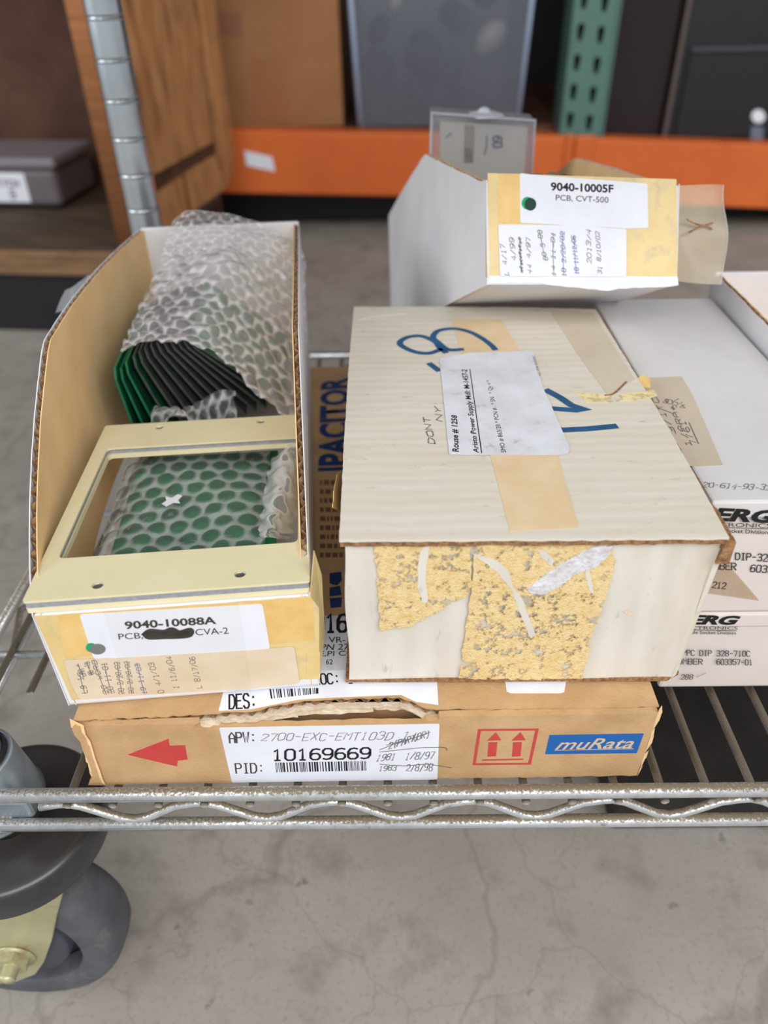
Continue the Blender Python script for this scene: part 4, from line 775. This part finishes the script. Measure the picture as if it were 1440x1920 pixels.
mb = MB(); R = random.Random(6); k0 = FB(911, 212)
mb.lathe(k0+Vector((0, 10, -3)), (0, 0, 1), [(14, 0), (11, 1.5), (5, 2.5), (3, 4.5), (0, 5.5)], 7); mb.build('paper_tuft', LABEL, cbx)

# ------------------------------------------------------------------ two printed white cartons at the right
def berg(label, x0, x1, ya, yb_, z0, z1, topm):
    t = thing('printed_carton', label, 'box', ((x0+x1)/2, ya, z0), (0, 0, 0), None)
    mb = MB(); mb.box(x0, x1, ya, yb_, z0+.2, z1-3, 0); o = bevel(mb.build('carton_body', BERGW, t), 1.6)
    mb = MB(); mb.box(x0-.4, x1+.4, ya-.8, yb_+.4, z1-9, z1, 0); o = bevel(mb.build('carton_lid', topm, t), 1.2); return t
bA = berg('pinkish white printed carton standing directly on the wires, under its twin', 74, 150, 57.6, 270, 0, 52, BERGW)
bB = berg('pinkish white printed carton with masking tape on its lid, lying on top of its twin', 73, 147, 57, 276, 52.4, 116, BERGT)
FA = Y(56.5); FBu = Y(56.8)
def cc(x, y): return (1220+x/6.4, 900+y/6.4)
ftext('BERG', quad(FA, [(1262, 1171), (1384, 1172), (1390, 1155), (1266, 1152)], .15), INK, bA, .045, .25)
ftext('ELECTRONICS', quad(FA, [(1268, 1180), (1383, 1181), (1384, 1175), (1268, 1174)], .15), INKG, bA); pen(FA, [[(1262, 1180.5), (1381, 1183)]], .35, INKG, bA, .15, 'rule', sm=False); ftext('& Console Socket Division', quad(FA, [(1262, 1188), (1380, 1190), (1380, 1184), (1262, 1182)], .15), INKG, bA, .01)
stext('PPC DIP 328-710C', FA, [(1280, 1229), (1406, 1231), (1406, 1221), (1280, 1219)], .45, INKG, bA, .15); stext('NUMBER', FA, [(1262, 1245), (1317, 1246), (1317, 1236), (1262, 1235)], .45, INKG, bA, .15); stext('603357-01', FA, [(1344, 1246), (1409, 1247), (1409, 1237), (1344, 1236)], .45, INKG, bA, .15); stext('288', FA, [(1276, 1274), (1298, 1274), (1300, 1265), (1278, 1265)], .4, INKG, bA, .15)
pen(FA, [[(1306, 1270), (1315, 1266), (1324, 1262)]], .3, REDINK, bA, .15)
UB = FBu; 
ftext('BERG', quad(UB, [(1300, 975), (1456, 982), (1460, 957), (1302, 950)], .9), INK, bB, .045, .25)
ftext('ELECTRONICS', quad(UB, [(1302, 986), (1446, 990), (1447, 982), (1302, 979)], .9), INKG, bB); pen(UB, [[(1300, 987), (1446, 992)]], .35, INKG, bB, .9, 'rule', sm=False); ftext('& Console Socket Division', quad(UB, [(1296, 996), (1440, 1002), (1440, 994), (1296, 989)], .9), INKG, bB, .012)
stext('PPC DIP-328-710C', UB, [(1338, 1047), (1500, 1056), (1502, 1042), (1338, 1035)], .5, INKG, bB, .3); stext('NUMBER', UB, [(1318, 1066), (1380, 1069), (1380, 1056), (1318, 1053)], .5, INKG, bB, .3); stext('603357', UB, [(1407, 1072), (1470, 1076), (1472, 1063), (1409, 1059)], .5, INKG, bB, .3); stext('212', UB, [(1335, 1102), (1360, 1104), (1362, 1093), (1338, 1091)], .5, INKG, bB, .3)
patch('taped_seam', UB, [(1350, 1020), (1374, 1068), (1424, 1126), (1325, 1112), (1318, 1080)], patchy('clear_seam_tape', (206, 180, 152), (200, 172, 142), 20, 0, .5, rough=.3, bump=.1, alpha=.45), bB, .12, e=.1)
ZT = Z(116.1)
mt = patch('masking_tape', ZT, [(1130, 712), (1278, 706), (1300, 745), (1355, 872), (1300, 875), (1240, 860)], mat('masking_tape', (194, 180, 160), (202, 188, 168), scale=20), bB, .12, label='tan masking tape with pencil notes')
for txt, a, b, h_ in [('27-~', (1232, 752), (1240, 745), 9)]: pass
for (a, b, t_) in [((1268, 812), (1232, 742), '3/ITC'), ((1296, 832), (1258, 745), '1/ARA-0'), ((1306, 830), (1285, 790), '7/61'), ((1270, 762), (1250, 745), '5.6'), ((1288, 762), (1270, 745), '4M')]: hw(ZT, t_, a, b, 11, PENCIL, mt, .3, .35, 4)
pen(ZT, [[(1292, 792), (1310, 832)], [(1235, 765), (1262, 775)]], .4, PENCIL, mt, .3, sm=False)
stext('20-614-93-32', ZT, [(1318, 914), (1446, 922), (1448, 908), (1318, 902)], .3, PENCIL, bB, .15, slant=1.5, jit=.9, name='handwriting')
# third bin box, right edge
bin3 = make_bin('empty open bin box beyond the printed cartons at the right edge', (150.5, 62, 22), (0, 0, 0), 106, 226, 106, 52, 60, BINW, KRAFT_IN, 0, BINW)
MB().box(152, 255, 64, 285, 0, 21.6).build('spacer', KRAFT, None) if 0 else None
low = thing('low_carton', 'low white carton under the open bin box at the right edge', 'box', (203, 175, 0)); bevel(MB().box(151, 256, 64, 286, 0, 21.8).build('carton_body', BINW, low), 1)

bcs = thing('black_case', 'low black case on the floor beneath the right part of the wire shelf', 'case', (215, 98, FZ)); bevel(MB().box(92, 330, 98, 330, FZ+.5, -152).build('case_body', mat('matt_black_case', (30, 27, 25), (40, 36, 33), scale=30, rough=.7), bcs), 3)

# ------------------------------------------------------------------ pallet rack behind
rk = thing('pallet_rack', 'industrial pallet rack with green perforated upright and orange beams behind the cart', 'rack', (326, 1460, FZ))
MI = Matrix(((1, 0, 0, 0), (0, 0, -1, 1460), (0, 1, 0, 0), (0, 0, 0, 1)))
tear = lambda x, y: [(x+6.5*math.cos(t), y+8+8*math.sin(t)) for t in [math.pi*k/6 for k in range(7)]]+[(x-4, y-12), (x+4, y-12)]
loops = [[(286, -190), (368, -190), (368, 560), (286, 560)]]
for k in range(-4, 11):
    loops.append(tear(302, 19+k*49)); loops.append(tear(340, 14+k*49))
plate('upright_face', loops, -1.5, 1.5, MI, TEALM, rk)
mb = MB(); mb.box(284, 287.5, 1460, 1535, FZ, 560); mb.box(366.5, 370, 1455, 1535, FZ, 560); mb.box(262, 392, 1440, 1560, FZ, FZ+6); mb.build('upright_flange', TEALM, rk)
for a, b, z0, z1, z2 in ((-470, 312, 33, -88, 'l'), (314, 1900, 12, -118, 'r')):
    # beam: boxed face with a stepped top lip, sloping end plate
    sx = lambda x: -.0155*(x-312)
    mb = MB()
    if z2 == 'l': P_ = [(a, 18), (b, -6), (b, -126), (a, -100)]
    else: P_ = [(a, -8), (b, -84), (b, -214), (a, -128)]
    P_ = [(a, 5), (b, 5), (b, -113), (a, -113)] if 0 else P_
    mb.hexa([(P_[3][0], 1446, P_[3][1]), (P_[2][0], 1446, P_[2][1]), (P_[2][0], 1496, P_[2][1]), (P_[3][0], 1496, P_[3][1]), (P_[0][0], 1446, P_[0][1]), (P_[1][0], 1446, P_[1][1]), (P_[1][0], 1496, P_[1][1]), (P_[0][0], 1496, P_[0][1])])
    bevel(mb.build('beam', ORANGE, rk), 5, 3)
mb = MB(); mb.box(296, 312, 1440, 1447, -108, -2); mb.box(314, 352, 1440, 1447, -120, -4); bevel(mb.build('beam_connector', ORANGE, rk), 3)
BF = Y(1445.5)
patch('beam_sticker', BF, [(458, 282), (510, 294), (516, 322), (462, 310)], LABEL, rk, .5, e=.5, label='white sticker')
mb = MB(); mb.box(-470, 300, 1499, 2350, -20, 6); mb.box(330, 1900, 1497, 2350, -60, -28); mb.build('shelf_deck', WOODD, rk)
mb = MB(); mb.box(-470, 1900, 1470, 2350, 610, 640); mb.build('upper_shelf_deck', WOODD, rk)
mb = MB(); mb.box(-470, 1900, 2350, 2370, FZ, 640); mb.build('added_dark_panel', BLACKM, rk)  # black sheet added to give the rack bay its deep shade
# brown carton on the rack
bc = thing('brown_carton', 'large plain brown carton on the rack shelf beside the frosted tote', 'box', (-260, 1510, 6))
bevel(MB().box(-520, -146, 1512, 1800, 6.5, 330).build('carton_body', CARTON, bc), 3)
Fc = Y(1511.5)
patch('tape_strip', Fc, [(474, 108), (530, 112), (548, 232), (478, 228)], CARTONT, bc, .5); patch('printed_mark', Fc, [(408, 20), (452, 24), (454, 68), (410, 66)], mat('brown_print', (140, 92, 66)), bc, .4)
bevel(MB().box(-118, -96, 1600, 1640, 6.5, 280).build('dark_divider', BLACKM, bc), 2) if 0 else None
# frosted tote
tt = thing('plastic_tote', 'frosted clear plastic tote with mixed contents on the rack shelf', 'tote', (60, 1500, 8))
mb = MB(); B_ = [(-112, 1502, 8), (205, 1502, 8), (210, 1760, 8), (-112, 1760, 8), (-128, 1498, 330), (219, 1498, 330), (222, 1790, 330), (-126, 1790, 330)]
B_ = [Vector(b) for b in B_]; cc_ = sum(B_, Vector())/8
for f_ in ((0, 1, 5, 4), (1, 2, 6, 5), (2, 3, 7, 6), (3, 0, 4, 7), (0, 1, 2, 3)):
    a = [B_[i] for i in f_]; mb.add(a+[p*.975+cc_*.025 for p in a], [(0, 1, 2, 3), (4, 5, 6, 7), (0, 1, 5, 4), (1, 2, 6, 5), (2, 3, 7, 6), (3, 0, 4, 7)])
mb.build('tote_shell', TOTE, tt)
PBL = mat('pale_blue_plastic', (150, 166, 190), (160, 176, 200), scale=8, rough=.4)
for a, b in ((0, 4), (1, 5)): MB().tube([B_[a], B_[b]], 5, 8).build('tote_corner_rib', PBL, tt, smooth=True)
R = random.Random(31)
cols = [mat('tote_item_a', (196, 192, 184)), mat('tote_item_b', (70, 72, 80)), mat('tote_item_c', (48, 50, 58)), mat('tote_item_d', (170, 130, 110))]
for i in range(16):
    x, y, z = R.uniform(-80, 175), R.uniform(1535, 1600), 22+i*16
    rr = R.uniform(22, 40); mb = MB(); mb.lathe((x, y, z), (R.uniform(-1, 1), R.uniform(-1, 1), R.uniform(-1, 1)), [(0, -rr*.6), (rr*.6, -rr*.5), (rr, -rr*.1), (rr*.9, rr*.3), (rr*.4, rr*.55), (0, rr*.6)], 12)
    mb.build('tote_contents', cols[0 if i in (8, 12, 15) else 3 if i == 14 else R.choice((1, 2, 2))], tt, smooth=True)
# computer towers
t1 = thing('computer_tower', 'plain dark maroon-black computer case beside the green upright', 'computer', (440, 1500, -28)); bevel(MB().box(380, 497, 1506, 1900, -27.5, 400).build('case', DARKRED, t1), 4)
t2 = thing('computer_tower', 'black computer tower with mesh front and small stickers at the right edge', 'computer', (620, 1500, -28)); bevel(MB().box(508, 760, 1500, 1900, -27.5, 400).build('case', BLACKM, t2), 4)
mb = MB(); mb.box(526, 700, 1494, 1500, -20, 128); mb.build('mesh_panel', MESHM, t2); mb = MB(); mb.box(500, 507.5, 1490, 1500, -27, 400); mb.build('edge_trim', mat('brown_grey_trim', (92, 80, 76)), t2)
mb = MB(); mb.box(526, 712, 1490, 1496, 130, 137); mb.build('bezel_ridge', mat('grey_ridge', (70, 72, 80)), t2)
FT = Y(1493.5)
patch('round_sticker', FT, [(1422+13*math.cos(k*.5), 218+13*math.sin(k*.5)) for k in range(12)], LABEL, t2, .4, e=2); patch('square_sticker', FT, [(1410, 236), (1432, 238), (1430, 262), (1406, 260)], mat('blue_green_sticker', (110, 122, 130), (70, 90, 140), scale=60), t2, .4, e=2)
dc = thing('added_dark_crate', 'low black crate added under the rack to fill the dark gap behind the orange beam', 'crate', (0, 1600, FZ)); bevel(MB().box(-700, 1500, 1575, 1900, FZ+.5, -60).build('crate_body', BLACKM, dc), 5)  # unseen crate, added to account for the darkness below the beam

# ------------------------------------------------------------------ wooden cabinet at the left
CA = math.radians(-6); cab = thing('wooden_cabinet', 'worn open plywood cabinet with a recessed end panel, left of the rack', 'cabinet', (-440, 953, FZ), (0, 0, CA))
MB().box(-620, 2, 0, 430, 99, 134).build('shelf_board', WOODT, cab, local=True)
MB().box(-620, 2, -3, 0, 98, 135).build('shelf_edge', WOODE, cab, local=True, label='worn pale front edge')
MB().box(-620, 2, 430, 445, 0, 720).build('back_board', WOODD, cab, local=True)
MB().box(-620, 2, 10, 430, 690, 720).build('top_board', WOODD, cab, local=True)
mb = MB(); mb.box(-620, -6, 8, 30, .5, 98); mb.build('plinth', BLACKM, cab, local=True)
pa = Z(-59)(252, 462); pb = Z(-59)(432, 338)
pd = (pb-pa); Lp = pd.length; pd.normalize(); pn = Vector((pd.y, -pd.x, 0))
PMt = Matrix(((pd.x, 0, pn.x, pa.x), (pd.y, 0, pn.y, pa.y), (0, 1, 0, -59), (0, 0, 0, 1)))
rc = 70; outer = [(0, 0), (Lp-rc, 0)]+[(Lp-rc+rc*math.sin(t), rc-rc*math.cos(t)) for t in [math.pi/2*k/8 for k in range(1, 9)]]+[(Lp, 620), (0, 620)]
plate('end_panel', [outer], 0, 4, PMt, mat('shade_tinted_recess_floor', (70, 46, 32), (92, 62, 42), scale=8, stretch=(6, 6, 1)), cab)  # shade of the groove put into the panel colour
rim_ = [outer, [(38, 60), (Lp-60, 60), (Lp-60, 600), (38, 600)]]
plate('raised_border', rim_, 4.1, 14, PMt, WOOD, cab)
plate('raised_field', [[(56, 84), (Lp-80, 84), (Lp-80, 600), (56, 600)]], 4.1, 12, PMt, WOOD, cab)
plate('panel_core', [outer], -26, -.1, PMt, mat('layered_ply_edge', (140, 88, 52), (164, 108, 66), scale=6, stretch=(1, 1, 20)), cab)
# lidded plastic case in the cabinet
pc_ = thing('lidded_case', 'grey lidded plastic case with a white label, inside the wooden cabinet', 'case', (-698, 1200, -59), (0, 0, CA))
bevel(MB().box(-200, 70, 0, 150, .5, 62).build('case_body', mat('smoky_plastic', (104, 96, 100), (112, 104, 108), scale=8, rough=.35), pc_, local=True), 10, 3)
bevel(MB().box(-206, 76, -4, 154, 62.5, 80).build('case_lid', mat('grey_lid_plastic', (126, 120, 126), (134, 128, 134), scale=8, rough=.35), pc_, local=True), 6, 3)
MB().box(-120, 14, -1.2, -.2, 8, 56).build('case_label', LABEL, pc_, local=True)
lbq = [Vector(p) for p in ((-60, -1.6, 34), (0, -1.6, 34), (0, -1.6, 44), (-60, -1.6, 44))]; Mx = mtx((-698, 1200, -59), (0, 0, CA))
stext_q = ribbons(strokes_of('SWITCH'), [(Mx @ (p*.001))*1000 for p in lbq], 2.2, INKG, pc_); ribbons(strokes_of('9'), [(Mx @ (Vector(p)*.001))*1000 for p in ((-20, -1.6, 14), (-12, -1.6, 14), (-12, -1.6, 28), (-20, -1.6, 28))], 2.4, INKG, pc_)
